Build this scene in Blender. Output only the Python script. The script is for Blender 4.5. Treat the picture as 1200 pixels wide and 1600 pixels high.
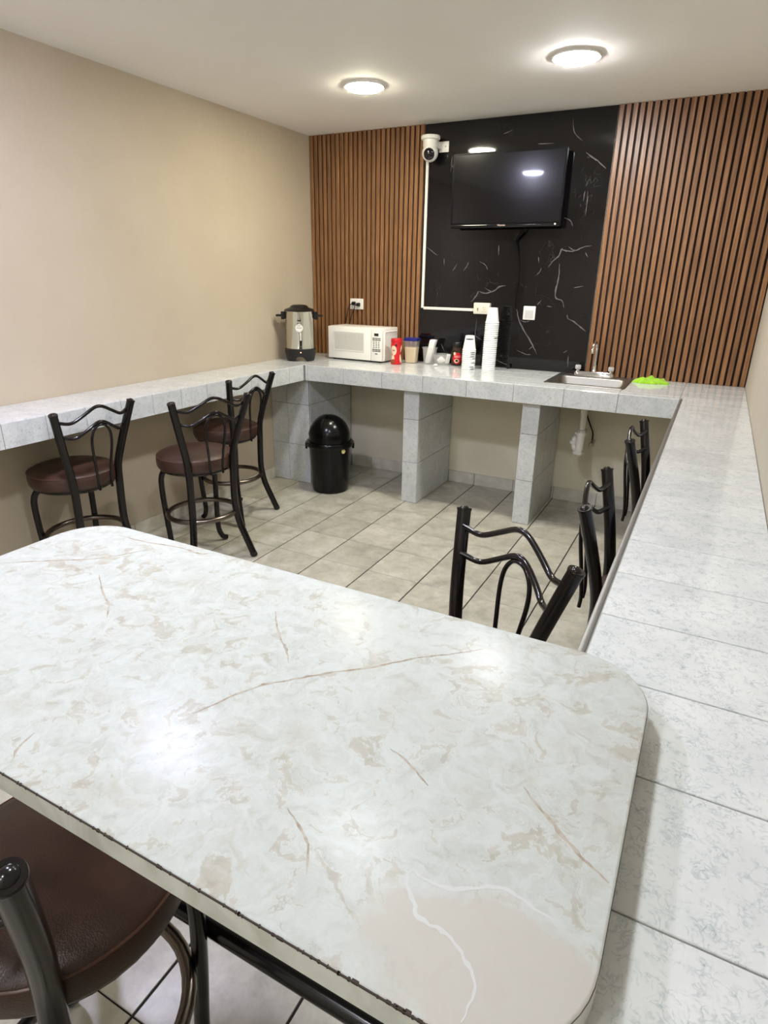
import bpy, bmesh, math, random
from math import sin, cos, pi, radians
from mathutils import Vector, Matrix

random.seed(7)
for o in list(bpy.data.objects):
    bpy.data.objects.remove(o)
SC = bpy.context.scene
COL = SC.collection

# ------------------------------------------------------------------ camera
cam_d = bpy.data.cameras.new('camera')
cam = bpy.data.objects.new('camera', cam_d)
COL.objects.link(cam)
cam_d.sensor_fit = 'VERTICAL'
cam_d.sensor_height = 36.0
cam_d.lens = 953.26 / 1600.0 * 36.0
cam_d.clip_start = 0.02
cam.location = (2.86913, -4.26561, 1.48020)
cam.rotation_euler = (1.202359, -0.014769, 0.485162)
SC.camera = cam

# ------------------------------------------------------------------ world, exposure
wd = bpy.data.worlds.new('world')
SC.world = wd
wd.use_nodes = True
wd.node_tree.nodes['Background'].inputs[0].default_value = (0.8, 0.85, 1.0, 1)
wd.node_tree.nodes['Background'].inputs[1].default_value = 0.3
SC.view_settings.view_transform = 'Standard'
SC.view_settings.look = 'None'
SC.view_settings.gamma = 1.0
SC.view_settings.use_curve_mapping = False
SC.view_settings.exposure = 0.9
LAMP_POWER = 80.0

# ------------------------------------------------------------------ measured layout (metres)
H = 2.42          # ceiling
W = 3.075         # right wall
YF = -6.0         # wall behind the photographer
HC = 0.894        # counter top
HF = 0.107        # height of the counter's front edge
DL = 0.338        # left counter depth
DB = 0.653        # back counter depth
XR = 2.757        # inner edge of the right counter
DP = 0.609        # front of the dividers
X1, X2 = 0.925, 2.138   # edges of the black panel
PIL = [(1.103, 1.216), (1.904, 2.012)]
TP = 0.2995       # floor tile pitch
TX, TY = 0.530, -1.079
TABLE = (1.662, 2.878, -3.983, -3.402, 0.94, 0.031)

# ------------------------------------------------------------------ helpers
def srgb(r, g, b):
    f = lambda c: ((c / 255 + 0.055) / 1.055) ** 2.4 if c > 10 else c / 255 / 12.92
    return (f(r), f(g), f(b), 1)

def mat(name, color, rough=0.5, metal=0.0, **kw):
    m = bpy.data.materials.new(name)
    m.use_nodes = True
    b = m.node_tree.nodes['Principled BSDF']
    b.inputs['Base Color'].default_value = color
    b.inputs['Roughness'].default_value = rough
    b.inputs['Metallic'].default_value = metal
    for k, v in kw.items():
        b.inputs[k].default_value = v
    return m

class NT:
    def __init__(s, m):
        s.t = m.node_tree
        s.b = s.t.nodes['Principled BSDF']
    def n(s, typ, props=None, **ins):
        nd = s.t.nodes.new(typ)
        for k, v in (props or {}).items():
            setattr(nd, k, v)
        for k, v in ins.items():
            key = int(k[1:]) if k[0] == '_' else k.replace('__', ' ')
            s.set(nd.inputs[key], v)
        return nd
    def set(s, sock, v):
        if isinstance(v, bpy.types.NodeSocket):
            s.t.links.new(v, sock)
        else:
            sock.default_value = v
    def coord(s, rand=True, scale=(1, 1, 1)):
        tc = s.n('ShaderNodeTexCoord')
        v = tc.outputs['Object']
        if rand:
            oi = s.n('ShaderNodeObjectInfo')
            r = s.n('ShaderNodeVectorMath', {'operation': 'SCALE'}, _0=(37.0, 91.0, 53.0), Scale=oi.outputs['Random'])
            v = s.n('ShaderNodeVectorMath', {'operation': 'ADD'}, _0=v, _1=r.outputs[0]).outputs[0]
        if scale != (1, 1, 1):
            v = s.n('ShaderNodeVectorMath', {'operation': 'MULTIPLY'}, _0=v, _1=scale).outputs[0]
        return v
    def noise(s, vec, scale, detail=3, rough=0.55, dist=0.0):
        return s.n('ShaderNodeTexNoise', Vector=vec, Scale=scale, Detail=detail, Roughness=rough, Distortion=dist).outputs['Fac']
    def ramp(s, fac, stops, interp='LINEAR'):
        r = s.n('ShaderNodeValToRGB', Fac=fac)
        r.color_ramp.interpolation = interp
        e = r.color_ramp.elements
        while len(e) < len(stops):
            e.new(0.5)
        for el, (p, c) in zip(e, stops):
            el.position = p
            el.color = c if len(c) == 4 else (*c, 1)
        return r.outputs['Color']
    def mix(s, fac, a, b, mode='MIX'):
        m = s.n('ShaderNodeMix', {'data_type': 'RGBA', 'blend_type': mode})
        s.set(m.inputs[0], fac); s.set(m.inputs[6], a); s.set(m.inputs[7], b)
        return m.outputs[2]
    def math(s, op, a, b=0.0, c=0.0):
        return s.n('ShaderNodeMath', {'operation': op}, _0=a, _1=b, _2=c).outputs[0]
    def bump(s, h, strength=0.3, dist=0.002):
        s.set(s.b.inputs['Normal'], s.n('ShaderNodeBump', Strength=strength, Distance=dist, Height=h).outputs[0])
    def base(s, c):
        s.set(s.b.inputs['Base Color'], c)
BW = lambda a: (a, a, a, 1)

# ------------------------------------------------------------------ materials
def plaster(name, c1, c2, bump=0.35, rough=0.75):
    m = mat(name, c1, rough)
    k = NT(m); v = k.coord(False)
    k.base(k.mix(k.ramp(k.noise(v, 2.2, 5), [(0.35, BW(0)), (0.7, BW(1))]), c1, c2))
    h = k.math('ADD', k.noise(v, 38, 4), k.math('MULTIPLY', k.noise(v, 9, 4), 1.6))
    k.bump(h, bump, 0.004)
    return m
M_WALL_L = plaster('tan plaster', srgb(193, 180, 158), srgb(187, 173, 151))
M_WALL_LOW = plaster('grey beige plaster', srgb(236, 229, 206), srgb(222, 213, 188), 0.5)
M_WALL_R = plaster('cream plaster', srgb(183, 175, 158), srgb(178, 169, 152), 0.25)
M_CEIL = plaster('ceiling paint', srgb(245, 243, 239), srgb(243, 240, 235), 0.06)
M_FRONT = plaster('far plaster', srgb(235, 228, 215), srgb(230, 222, 208), 0.2)

def tile_mat(name, base, vein, rough):
    m = mat(name, base, rough)
    k = NT(m); v = k.coord(True)
    w = k.n('ShaderNodeTexNoise', Vector=v, Scale=30.0, Detail=3.0)
    v2 = k.mix(0.035, v, w.outputs['Color'], 'ADD')
    def squig(sc, th):
        d = k.math('ABSOLUTE', k.math('SUBTRACT', k.noise(v2, sc, 2, 0.5, 0.6), 0.5))
        return k.ramp(d, [(0.0, BW(1)), (th, BW(0))])
    mask = k.ramp(k.noise(v, 48, 2), [(0.44, BW(0)), (0.60, BW(1))])
    l = k.mix(1.0, squig(62, 0.045), mask, 'MULTIPLY')
    mask2 = k.ramp(k.noise(v, 55, 2, 0.5, 0.3), [(0.46, BW(0)), (0.60, BW(1))])
    l2 = k.mix(1.0, squig(105, 0.07), mask2, 'MULTIPLY')
    fine = k.mix(1.0, l, l2, 'ADD')
    cloud = k.ramp(k.noise(v, 9, 4), [(0.35, BW(0)), (0.75, BW(1))])
    c = k.mix(k.n('ShaderNodeMath', {'operation': 'MULTIPLY'}, _0=cloud, _1=0.3).outputs[0], base, vein)
    c = k.mix(k.n('ShaderNodeMath', {'operation': 'MULTIPLY'}, _0=fine, _1=0.5).outputs[0], c, vein)
    oi = k.n('ShaderNodeObjectInfo')
    c = k.mix(1.0, c, k.ramp(oi.outputs['Random'], [(0, BW(0.955)), (1, BW(1.0))]), 'MULTIPLY')
    k.base(c)
    return m
M_TILE = tile_mat('white marbled counter tile', srgb(218, 220, 218), srgb(153, 165, 168), 0.055)

def floor_mat():
    m = mat('grey beige floor tile', srgb(190, 184, 168), 0.3)
    k = NT(m); v = k.coord(True)
    n1 = k.ramp(k.noise(v, 7, 6, 0.62, 0.5), [(0.3, srgb(160, 156, 140)), (0.5, srgb(184, 180, 163)), (0.72, srgb(204, 200, 185))])
    n2 = k.ramp(k.noise(v, 26, 5, 0.65, 0.4), [(0.3, BW(0.84)), (0.55, BW(1)), (0.75, BW(1.05))])
    c = k.mix(1.0, n1, n2, 'MULTIPLY')
    oi = k.n('ShaderNodeObjectInfo')
    c = k.mix(1.0, c, k.ramp(oi.outputs['Random'], [(0, BW(0.93)), (1, BW(1.03))]), 'MULTIPLY')
    k.base(c)
    k.bump(k.noise(v, 55, 3), 0.06, 0.001)
    return m
M_FLOOR = floor_mat()
M_BASEB = mat('pale baseboard tile', srgb(205, 200, 186), 0.3)
kk = NT(M_BASEB); vv = kk.coord(True)
kk.base(kk.ramp(kk.noise(vv, 11, 5, 0.62, 0.5), [(0.3, srgb(196, 190, 174)), (0.7, srgb(222, 218, 205))]))
M_GROUT_D = mat('dark grout', srgb(30, 26, 23), 0.9)
M_GROUT_L = mat('grey grout', srgb(150, 148, 142), 0.85)
M_SHADOWGAP = mat('dark joint', srgb(45, 42, 38), 0.9)

def wood():
    m = mat('walnut slat', srgb(126, 82, 52), 0.36)
    k = NT(m); v = k.coord(True, (1, 1, 0.045))
    g = k.noise(v, 95, 5, 0.6, 0.4)
    g2 = k.noise(v, 30, 3, 0.5, 0.2)
    c = k.ramp(g, [(0.28, srgb(106, 70, 42)), (0.52, srgb(139, 98, 62)), (0.75, srgb(164, 122, 82))])
    c = k.mix(1.0, c, k.ramp(g2, [(0.3, BW(0.84)), (0.7, BW(1.08))]), 'MULTIPLY')
    oi = k.n('ShaderNodeObjectInfo')
    c = k.mix(1.0, c, k.ramp(oi.outputs['Random'], [(0, BW(0.88)), (1, BW(1.1))]), 'MULTIPLY')
    k.base(c)
    k.bump(g, 0.12, 0.001)
    return m
M_WOOD = wood()
M_WOODBACK = mat('dark slat backing', srgb(34, 17, 11), 0.7)

def black_marble():
    m = mat('black marble sheet', srgb(20, 19, 20), 0.05)
    k = NT(m); v = k.coord(False)
    w = k.n('ShaderNodeTexNoise', Vector=v, Scale=4.0, Detail=4.0)
    v2 = k.mix(0.14, v, w.outputs['Color'], 'ADD')
    d = k.math('ABSOLUTE', k.math('SUBTRACT', k.noise(v2, 6, 3, 0.6), 0.5))
    l = k.ramp(d, [(0.0, BW(1)), (0.006, BW(0))])
    mask = k.ramp(k.noise(v, 5, 2), [(0.52, BW(0)), (0.68, BW(1))])
    f = k.math('MULTIPLY', k.mix(1.0, l, mask, 'MULTIPLY'), 0.3)
    cl = k.ramp(k.noise(v, 3, 5), [(0.3, srgb(9, 8, 10)), (0.7, srgb(18, 16, 17))])
    k.base(k.mix(f, cl, srgb(110, 108, 106)))
    return m
M_BLACK = black_marble()
M_VEIN = mat('pale vein', srgb(98, 95, 94), 0.15)

def laminate():
    m = mat('onyx pattern laminate', srgb(226, 224, 216), 0.265, **{'Specular IOR Level': 0.085})
    k = NT(m); v = k.coord(False)
    w = k.n('ShaderNodeTexNoise', Vector=v, Scale=9.0, Detail=5.0, Roughness=0.6)
    v2 = k.mix(0.11, v, w.outputs['Color'], 'ADD')
    a = k.noise(v2, 19, 6, 0.6, 1.2)
    b = k.noise(v2, 34, 5, 0.62, 0.9)
    big = k.noise(v, 3.2, 3, 0.5, 0.5)
    c = k.ramp(a, [(0.25, srgb(216, 210, 198)), (0.40, srgb(229, 226, 218)), (0.455, srgb(237, 240, 238)), (0.56, srgb(240, 244, 243)), (0.70, srgb(232, 230, 224)), (0.82, srgb(226, 221, 213))])
    c2 = k.ramp(b, [(0.28, srgb(220, 215, 205)), (0.45, srgb(238, 237, 233)), (0.6, BW(1))])
    c = k.mix(0.55, c, c2, 'MULTIPLY')
    ed = k.math('ABSOLUTE', k.math('SUBTRACT', a, 0.44))
    c = k.mix(k.math('MULTIPLY', k.ramp(ed, [(0.0, BW(1)), (0.02, BW(0))]), 0.8), c, srgb(243, 246, 245))
    ed2 = k.math('ABSOLUTE', k.math('SUBTRACT', b, 0.36))
    c = k.mix(k.math('MULTIPLY', k.ramp(ed2, [(0.0, BW(1)), (0.012, BW(0))]), 0.4), c, srgb(198, 190, 178))
    tan = k.ramp(k.noise(v2, 5.5, 4, 0.6, 0.8), [(0.57, BW(0)), (0.72, BW(1))])
    c = k.mix(k.math('MULTIPLY', tan, 0.4), c, srgb(213, 205, 190))
    wh = k.ramp(big, [(0.5, BW(0)), (0.68, BW(1))])
    c = k.mix(k.math('MULTIPLY', wh, 0.4), c, srgb(240, 243, 241))
    # broad plain zone of the print near the front right corner
    q = k.n('ShaderNodeVectorMath', {'operation': 'SUBTRACT'}, _0=v, _1=(0.530, -0.238, 0.94)).outputs[0]
    q = k.n('ShaderNodeVectorMath', {'operation': 'MULTIPLY'}, _0=q, _1=(8.6, 13.0, 0.0)).outputs[0]
    dd = k.math('ADD', k.n('ShaderNodeVectorMath', {'operation': 'LENGTH'}, _0=q).outputs['Value'], k.math('MULTIPLY', k.math('SUBTRACT', k.noise(v, 16, 5, 0.6), 0.5), 1.1))
    fr = k.ramp(k.math('ABSOLUTE', k.math('SUBTRACT', dd, 0.98)), [(0.0, BW(1)), (0.10, BW(0))])
    c = k.mix(k.ramp(dd, [(0.82, BW(0.92)), (1.0, BW(0))]), c, srgb(234, 228, 221))
    c = k.mix(k.math('MULTIPLY', fr, 0.5), c, srgb(240, 239, 236))
    k.base(k.mix(1.0, c, (0.605, 0.615, 0.597, 1), 'MULTIPLY'))
    return m
M_LAM = laminate()
M_LAMEDGE = mat('greenish laminate edge', srgb(214, 214, 200), 0.35)
kk = NT(M_LAMEDGE); vv = kk.coord(False, (1, 1, 1))
kk.base(kk.ramp(kk.noise(vv, 14, 4, 0.6, 1.0), [(0.35, srgb(184, 187, 172)), (0.6, srgb(206, 209, 197))]))
def vein_tan():
    m = mat('tan laminate vein', srgb(196, 180, 158), 0.27, **{'Specular IOR Level': 0.08})
    k = NT(m); v = k.coord(False)
    k.base(k.ramp(k.noise(v, 60, 3), [(0.35, srgb(150, 138, 120)), (0.6, srgb(178, 171, 159))]))
    return m
M_TVEIN = vein_tan()
M_TPATCH = mat('plain laminate patch', srgb(219, 214, 206), 0.27, **{'Specular IOR Level': 0.08})
kk = NT(M_TPATCH); vv = kk.coord(False)
kk.base(kk.ramp(kk.noise(vv, 9, 3), [(0.3, srgb(193, 190, 184)), (0.7, srgb(200, 197, 192))]))
M_TEDGEW = mat('white laminate fringe', srgb(197, 198, 196), 0.27, **{'Specular IOR Level': 0.08})
M_CHIP = mat('dark chipped core', srgb(60, 50, 42), 0.9)

M_BRONZE = mat('black brown enamelled tube', srgb(15, 11, 12), 0.2, 0.0, **{'Specular IOR Level': 0.36})
M_BRONZE.node_tree.nodes['Principled BSDF'].inputs['Coat Weight'].default_value = 0.15
M_BRONZE.node_tree.nodes['Principled BSDF'].inputs['Coat Roughness'].default_value = 0.08
M_RING = mat('worn metal foot ring', srgb(120, 110, 102), 0.28, 1.0)
def leather():
    m = mat('brown vinyl', srgb(74, 46, 35), 0.4)
    k = NT(m); v = k.coord(True)
    k.base(k.ramp(k.noise(v, 8, 4), [(0.3, srgb(56, 37, 29)), (0.7, srgb(74, 51, 41))]))
    h = k.math('ADD', k.n('ShaderNodeTexVoronoi', Vector=v, Scale=380.0).outputs['Distance'], k.math('MULTIPLY', k.noise(v, 9, 3, 0.5, 0.6), 3.0))
    k.bump(h, 0.22, 0.002)
    return m
M_LEATHER = leather()
M_PIPING = mat('brown piping', srgb(96, 66, 52), 0.4)
M_STEEL = mat('brushed steel', srgb(206, 202, 190), 0.17, 1.0)
M_SINK = mat('sink steel', srgb(150, 147, 140), 0.38, 1.0)
M_CHROME = mat('chrome', srgb(215, 215, 213), 0.06, 1.0)
M_ALU = mat('aluminium edge trim', srgb(138, 138, 134), 0.45, 0.75)
M_BLKPL = mat('black plastic', srgb(20, 19, 19), 0.3)
M_BLKMATT = mat('matt black plastic', srgb(24, 22, 22), 0.55)
M_BINPL = mat('glossy black bin plastic', srgb(9, 9, 10), 0.2, **{'Specular IOR Level': 0.3})
M_WHITEPL = mat('white plastic', srgb(232, 230, 222), 0.35)
M_CREAMPL = mat('cream plastic', srgb(228, 223, 205), 0.4)
M_MW = mat('microwave enamel', srgb(243, 241, 231), 0.32)
M_MWDOOR = mat('microwave door window', srgb(176, 174, 164), 0.25)
kk = NT(M_MWDOOR); vv = kk.coord(False)
kk.base(kk.ramp(kk.n('ShaderNodeTexVoronoi', Vector=vv, Scale=420.0).outputs['Distance'], [(0.2, srgb(176, 174, 165)), (0.6, srgb(212, 210, 202))]))
M_GREYKEY = mat('grey key print', srgb(112, 111, 106), 0.5)
M_MWRING = mat('pale grey moulding', srgb(216, 214, 206), 0.35)
M_SCREEN = mat('black screen', srgb(7, 7, 10), 0.17, **{'Specular IOR Level': 0.28, 'Coat Weight': 0.6, 'Coat Roughness': 0.04})
M_TVBEZEL = mat('gloss black bezel', srgb(10, 10, 12), 0.08)
M_TVCASE = mat('dark television casing', srgb(7, 7, 9), 0.35, **{'Specular IOR Level': 0.15})
M_CABLE = mat('thin black cable', srgb(8, 8, 8), 0.6, **{'Specular IOR Level': 0.2})
M_LOGO = mat('pale logo print', srgb(224, 200, 190), 0.4)
M_RED = mat('red plastic', srgb(205, 24, 34), 0.35)
M_LABELCREAM = mat('cream label print', srgb(238, 212, 180), 0.45)
M_LABELBROWN = mat('brown label print', srgb(140, 82, 34), 0.45)
M_LABELDARK = mat('dark label print', srgb(52, 24, 20), 0.45)
M_BLUE = mat('dark blue lid', srgb(30, 36, 120), 0.35)
def clear(name, c, alpha, rough=0.2):
    m = mat(name, c, rough)
    m.node_tree.nodes['Principled BSDF'].inputs['Alpha'].default_value = alpha
    return m
M_CLEAR = clear('cloudy clear plastic', srgb(225, 225, 220), 0.24)
M_JARGLASS = clear('brown jar glass', srgb(70, 50, 38), 0.55, 0.06)
M_FLOURFILL = mat('cream powder', srgb(226, 205, 160), 0.9)
M_COFFEE = mat('instant coffee', srgb(44, 24, 14), 0.9)
M_FOAM = mat('white foam cup', srgb(246, 246, 243), 0.6)
M_FOAMPRINT = mat('dark green cup print', srgb(78, 88, 82), 0.6)
M_NAPKIN = mat('white paper', srgb(243, 241, 235), 0.8)
M_LIME = mat('lime green cloth', srgb(150, 205, 28), 0.85)
M_LIME.node_tree.nodes['Principled BSDF'].inputs['Sheen Weight'].default_value = 0.4
kk = NT(M_LIME); vv = kk.coord(False); kk.bump(kk.noise(vv, 260, 3), 0.6, 0.003)
M_PVC = mat('white pvc', srgb(226, 222, 210), 0.35)
M_BRASS = mat('worn valve metal', srgb(150, 140, 125), 0.35, 1.0)
M_ACRYL = clear('clear acrylic knob', srgb(228, 228, 225), 0.6, 0.05)
M_YELLOWTAG = mat('yellow round tag', srgb(226, 218, 150), 0.5)
M_REDLED = mat('red pilot lamp', srgb(255, 120, 80), 0.4)
M_REDLED.node_tree.nodes['Principled BSDF'].inputs['Emission Color'].default_value = srgb(255, 150, 110)
M_REDLED.node_tree.nodes['Principled BSDF'].inputs['Emission Strength'].default_value = 3.0
M_LENS = mat('dark camera face', srgb(22, 14, 22), 0.06)
M_SOCKET = mat('socket slots', srgb(120, 116, 104), 0.6)

def lamp_mat(name, color, strength):
    m = bpy.data.materials.new(name)
    m.use_nodes = True
    t = m.node_tree
    b = t.nodes['Principled BSDF']
    b.inputs['Base Color'].default_value = (0.8, 0.8, 0.8, 1)
    b.inputs['Emission Color'].default_value = (*color, 1)
    b.inputs['Emission Strength'].default_value = strength
    return m

# ------------------------------------------------------------------ mesh helpers
def finish(bm, smooth=None):
    bmesh.ops.recalc_face_normals(bm, faces=bm.faces[:])
    me = bpy.data.meshes.new('mesh')
    bm.to_mesh(me)
    bm.free()
    if smooth is not None:
        for p in me.polygons:
            p.use_smooth = True
        me.set_sharp_from_angle(angle=radians(smooth))
    return me

def link(name, me, m, parent=None, loc=(0, 0, 0), rot=(0, 0, 0)):
    o = bpy.data.objects.new(name, me)
    COL.objects.link(o)
    if m is not None and len(me.materials) == 0:
        me.materials.append(m)
    if parent is not None:
        o.parent = parent
    o.location = loc
    o.rotation_euler = rot
    return o

def thing(name, label, cat, loc=(0, 0, 0), rz=0.0, group=None):
    o = bpy.data.objects.new(name, None)
    o.empty_display_size = 0.05
    COL.objects.link(o)
    o.location = loc
    o.rotation_euler = (0, 0, rz)
    return tag(o, label, cat, group)

def tag(o, label, cat, group=None):
    o['label'] = label
    o['category'] = cat
    if group:
        o['group'] = group
    return o

def struct(o):
    o['kind'] = 'structure'
    return o

def add_box(bm, x0, x1, y0, y1, z0, z1, bev=0.0, seg=1):
    r = bmesh.ops.create_cube(bm, size=1.0)
    vs = r['verts']
    for v in vs:
        v.co = Vector((x0 if v.co.x < 0 else x1, y0 if v.co.y < 0 else y1, z0 if v.co.z < 0 else z1))
    if bev > 0:
        es = list({e for v in vs for e in v.link_edges})
        bmesh.ops.bevel(bm, geom=es, offset=bev, segments=seg, affect='EDGES', profile=0.5)

def box(*a, bev=0.0, seg=1, smooth=None):
    bm = bmesh.new()
    add_box(bm, *a, bev=bev, seg=seg)
    return finish(bm, smooth)

def catmull(pts, n=6):
    P = [Vector(p) for p in pts]
    out = []
    for i in range(len(P) - 1):
        p0 = P[i - 1] if i > 0 else P[0] * 2 - P[1]
        p3 = P[i + 2] if i + 2 < len(P) else P[-1] * 2 - P[-2]
        for k in range(n):
            t = k / n
            out.append(0.5 * ((2 * P[i]) + (-p0 + P[i + 1]) * t + (2 * p0 - 5 * P[i] + 4 * P[i + 1] - p3) * t * t + (-p0 + 3 * P[i] - 3 * P[i + 1] + p3) * t ** 3))
    out.append(P[-1])
    return out

def add_tube(bm, pts, r, n=10, closed=False, caps=True):
    P = [Vector(p) for p in pts]
    N = len(P)
    rr = r if isinstance(r, (list, tuple)) else [r] * N
    T = []
    for i in range(N):
        a = P[(i - 1) % N] if (closed or i > 0) else P[i]
        b = P[(i + 1) % N] if (closed or i < N - 1) else P[i]
        T.append((b - a).normalized())
    up = Vector((0, 0, 1)) if abs(T[0].z) < 0.9 else Vector((1, 0, 0))
    nrm = (up - T[0] * up.dot(T[0])).normalized()
    rings = []
    for i in range(N):
        if i:
            nrm = (nrm - T[i] * nrm.dot(T[i])).normalized()
        bn = T[i].cross(nrm)
        rings.append([bm.verts.new(P[i] + (nrm * cos(2 * pi * k / n) + bn * sin(2 * pi * k / n)) * rr[i]) for k in range(n)])
    for i in range(N if closed else N - 1):
        a, b = rings[i], rings[(i + 1) % N]
        for k in range(n):
            bm.faces.new((a[k], a[(k + 1) % n], b[(k + 1) % n], b[k]))
    if caps and not closed:
        bm.faces.new(rings[0][::-1])
        bm.faces.new(rings[-1])

def tube(pts, r, n=10, closed=False, smooth=50):
    bm = bmesh.new()
    add_tube(bm, pts, r, n, closed)
    return finish(bm, smooth)

def add_lathe(bm, prof, n=24, c=(0, 0, 0), axis=None):
    c = Vector(c)
    R = Matrix.Identity(3) if axis is None else Vector((0, 0, 1)).rotation_difference(Vector(axis)).to_matrix()
    rings = []
    for r, z in prof:
        if r < 1e-6:
            rings.append([bm.verts.new(c + R @ Vector((0, 0, z)))])
        else:
            rings.append([bm.verts.new(c + R @ Vector((r * cos(2 * pi * k / n), r * sin(2 * pi * k / n), z))) for k in range(n)])
    for a, b in zip(rings, rings[1:]):
        if len(a) == 1 and len(b) == 1:
            continue
        for k in range(n):
            if len(a) == 1:
                bm.faces.new((a[0], b[(k + 1) % n], b[k]))
            elif len(b) == 1:
                bm.faces.new((a[k], a[(k + 1) % n], b[0]))
            else:
                bm.faces.new((a[k], a[(k + 1) % n], b[(k + 1) % n], b[k]))
    for rg in (rings[0], rings[-1]):
        if len(rg) > 2 and rings[0] is not rings[-1]:
            try:
                bm.faces.new(rg)
            except ValueError:
                pass

def lathe(prof, n=24, c=(0, 0, 0), axis=None, smooth=40):
    bm = bmesh.new()
    add_lathe(bm, prof, n, c, axis)
    return finish(bm, smooth)

def rrect(x0, x1, y0, y1, r, n=5):
    out = []
    for cx, cy, a0 in ((x1 - r, y1 - r, 0), (x0 + r, y1 - r, 90), (x0 + r, y0 + r, 180), (x1 - r, y0 + r, 270)):
        for k in range(n + 1):
            a = radians(a0 + 90 * k / n)
            out.append((cx + r * cos(a), cy + r * sin(a)))
    return out

def add_loft(bm, loops, cap0=True, cap1=True):
    L = [[bm.verts.new(p) for p in lp] for lp in loops]
    n = len(L[0])
    for a, b in zip(L, L[1:]):
        for k in range(n):
            bm.faces.new((a[k], a[(k + 1) % n], b[(k + 1) % n], b[k]))
    if cap0:
        bm.faces.new(L[0][::-1])
    if cap1:
        bm.faces.new(L[-1])

def loft(loops, cap0=True, cap1=True, smooth=40):
    bm = bmesh.new()
    add_loft(bm, loops, cap0, cap1)
    return finish(bm, smooth)

def ribbon(bm, pts, width, nrm, off, origin=None):
    """thin inlaid strip following pts, tapered at both ends"""
    P = [Vector(p) for p in pts]
    P = catmull(P, 4)
    nrm = Vector(nrm)
    rng = random.Random(len(P))
    prev = None
    N = len(P)
    for i, p in enumerate(P):
        t = (P[min(i + 1, N - 1)] - P[max(i - 1, 0)]).normalized()
        s = t.cross(nrm)
        f = i / (N - 1)
        w = width * (0.25 + 0.75 * min(1, 4 * f, 4 * (1 - f))) * (0.6 + 0.8 * rng.random()) * 0.5
        j = s * (rng.random() - 0.5) * width * 0.6
        a, b = bm.verts.new(p + s * w + j + nrm * off), bm.verts.new(p - s * w + j + nrm * off)
        if prev:
            bm.faces.new((prev[0], a, b, prev[1]))
        prev = (a, b)

# ------------------------------------------------------------------ tiles
_tiles = {}
def tile_mesh(rects, t, ch, m):
    key = (tuple((round(a, 4), round(b, 4), round(c, 4), round(d, 4)) for a, b, c, d in rects), t, ch, m.name)
    if key in _tiles:
        return _tiles[key]
    bm = bmesh.new()
    for x0, x1, y0, y1 in rects:
        lo = [(x0, y0), (x1, y0), (x1, y1), (x0, y1)]
        hi = [(x0 + ch, y0 + ch), (x1 - ch, y0 + ch), (x1 - ch, y1 - ch), (x0 + ch, y1 - ch)]
        add_loft(bm, [[(*p, -t) for p in lo], [(*p, -ch) for p in lo], [(*p, 0) for p in hi]])
    me = finish(bm)
    me.materials.append(m)
    _tiles[key] = me
    return me

def place_tile(parent, origin, U, V, w, h, m=M_TILE, t=0.007, ch=0.0009, rects=None, lift=0.0):
    """tile whose face lies in the U,V plane through origin, growing along +U and +V"""
    U, V = Vector(U), Vector(V)
    Nn = U.cross(V)
    M = Matrix((U, V, Nn)).transposed().to_4x4()
    M.translation = Vector(origin) + U * (w / 2) + V * (h / 2) + Nn * lift
    rc = rects or [(-w / 2, w / 2, -h / 2, h / 2)]
    o = bpy.data.objects.new('tile', tile_mesh(rc, t, ch, m))
    COL.objects.link(o)
    o.parent = parent
    o.matrix_local = M
    return o

def cuts(a, b, joints):
    e = [a] + sorted(j for j in joints if a + 0.012 < j < b - 0.012) + [b]
    return list(zip(e, e[1:]))

# ------------------------------------------------------------------ room shell
GJ, GJX = 0.0036, 0.0062
floor = struct(link('floor', box(-0.1, W + 0.1, YF - 0.1, 0.1, -0.12, -0.0028), M_GROUT_D))
xs = cuts(0.0, W, [TX + (i - 3) * TP for i in range(0, 16)])
ys = cuts(YF, 0.0, [TY + (i - 18) * TP for i in range(0, 24)])
for x0, x1 in xs:
    for y0, y1 in ys:
        if y1 < -5.2:
            continue
        w, h = x1 - x0 - GJX, y1 - y0 - GJ
        place_tile(floor, (x0 + GJX / 2, y0 + GJ / 2, 0), (1, 0, 0), (0, 1, 0), w, h, M_FLOOR, 0.008, 0.0012,
                   lift=0)
o = link('far_floor_tiles', box(0, W, YF, -5.35, -0.008, 0.0), M_FLOOR, floor)
o['kind'] = 'stuff'
struct(link('ceiling', box(-0.1, W + 0.1, YF - 0.1, 0.1, H, H + 0.1), M_CEIL))
struct(link('wall_left', box(-0.1, 0, YF - 0.1, 0.1, -0.12, H), M_WALL_L))
struct(link('wall_right', box(W, W + 0.1, YF - 0.1, 0.1, -0.12, H), M_WALL_R))
struct(link('wall_back', box(0, W, 0, 0.1, -0.12, H), M_WALL_LOW))
struct(link('wall_front', box(0, W, YF - 0.1, YF, -0.12, H), M_FRONT))

bb = struct(link('baseboard_back', box(DL, W, -0.004, -0.0002, 0.0, 0.087), M_GROUT_L))
for a, b in ((DL + 0.01, PIL[0][0]), (PIL[0][1], PIL[1][0]), (PIL[1][1], W - 0.01)):
    for x0, x1 in cuts(a, b, [TX + (i - 3) * TP for i in range(16)]):
        place_tile(bb, (x0 + 0.002, -0.010, 0.0005), (1, 0, 0), (0, 0, 1), x1 - x0 - 0.004, 0.088 + random.uniform(-.003, .004), M_BASEB)
bl = struct(link('baseboard_left', box(0.0002, 0.004, -5.2, -DP, 0.0, 0.08), M_GROUT_L))
for y0, y1 in cuts(-5.2, -DP - 0.002, [TY + (i - 18) * TP for i in range(24)]):
    place_tile(bl, (0.010, y0 + 0.002, 0.0005), (0, 1, 0), (0, 0, 1), y1 - y0 - 0.004, 0.081, M_BASEB)

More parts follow.
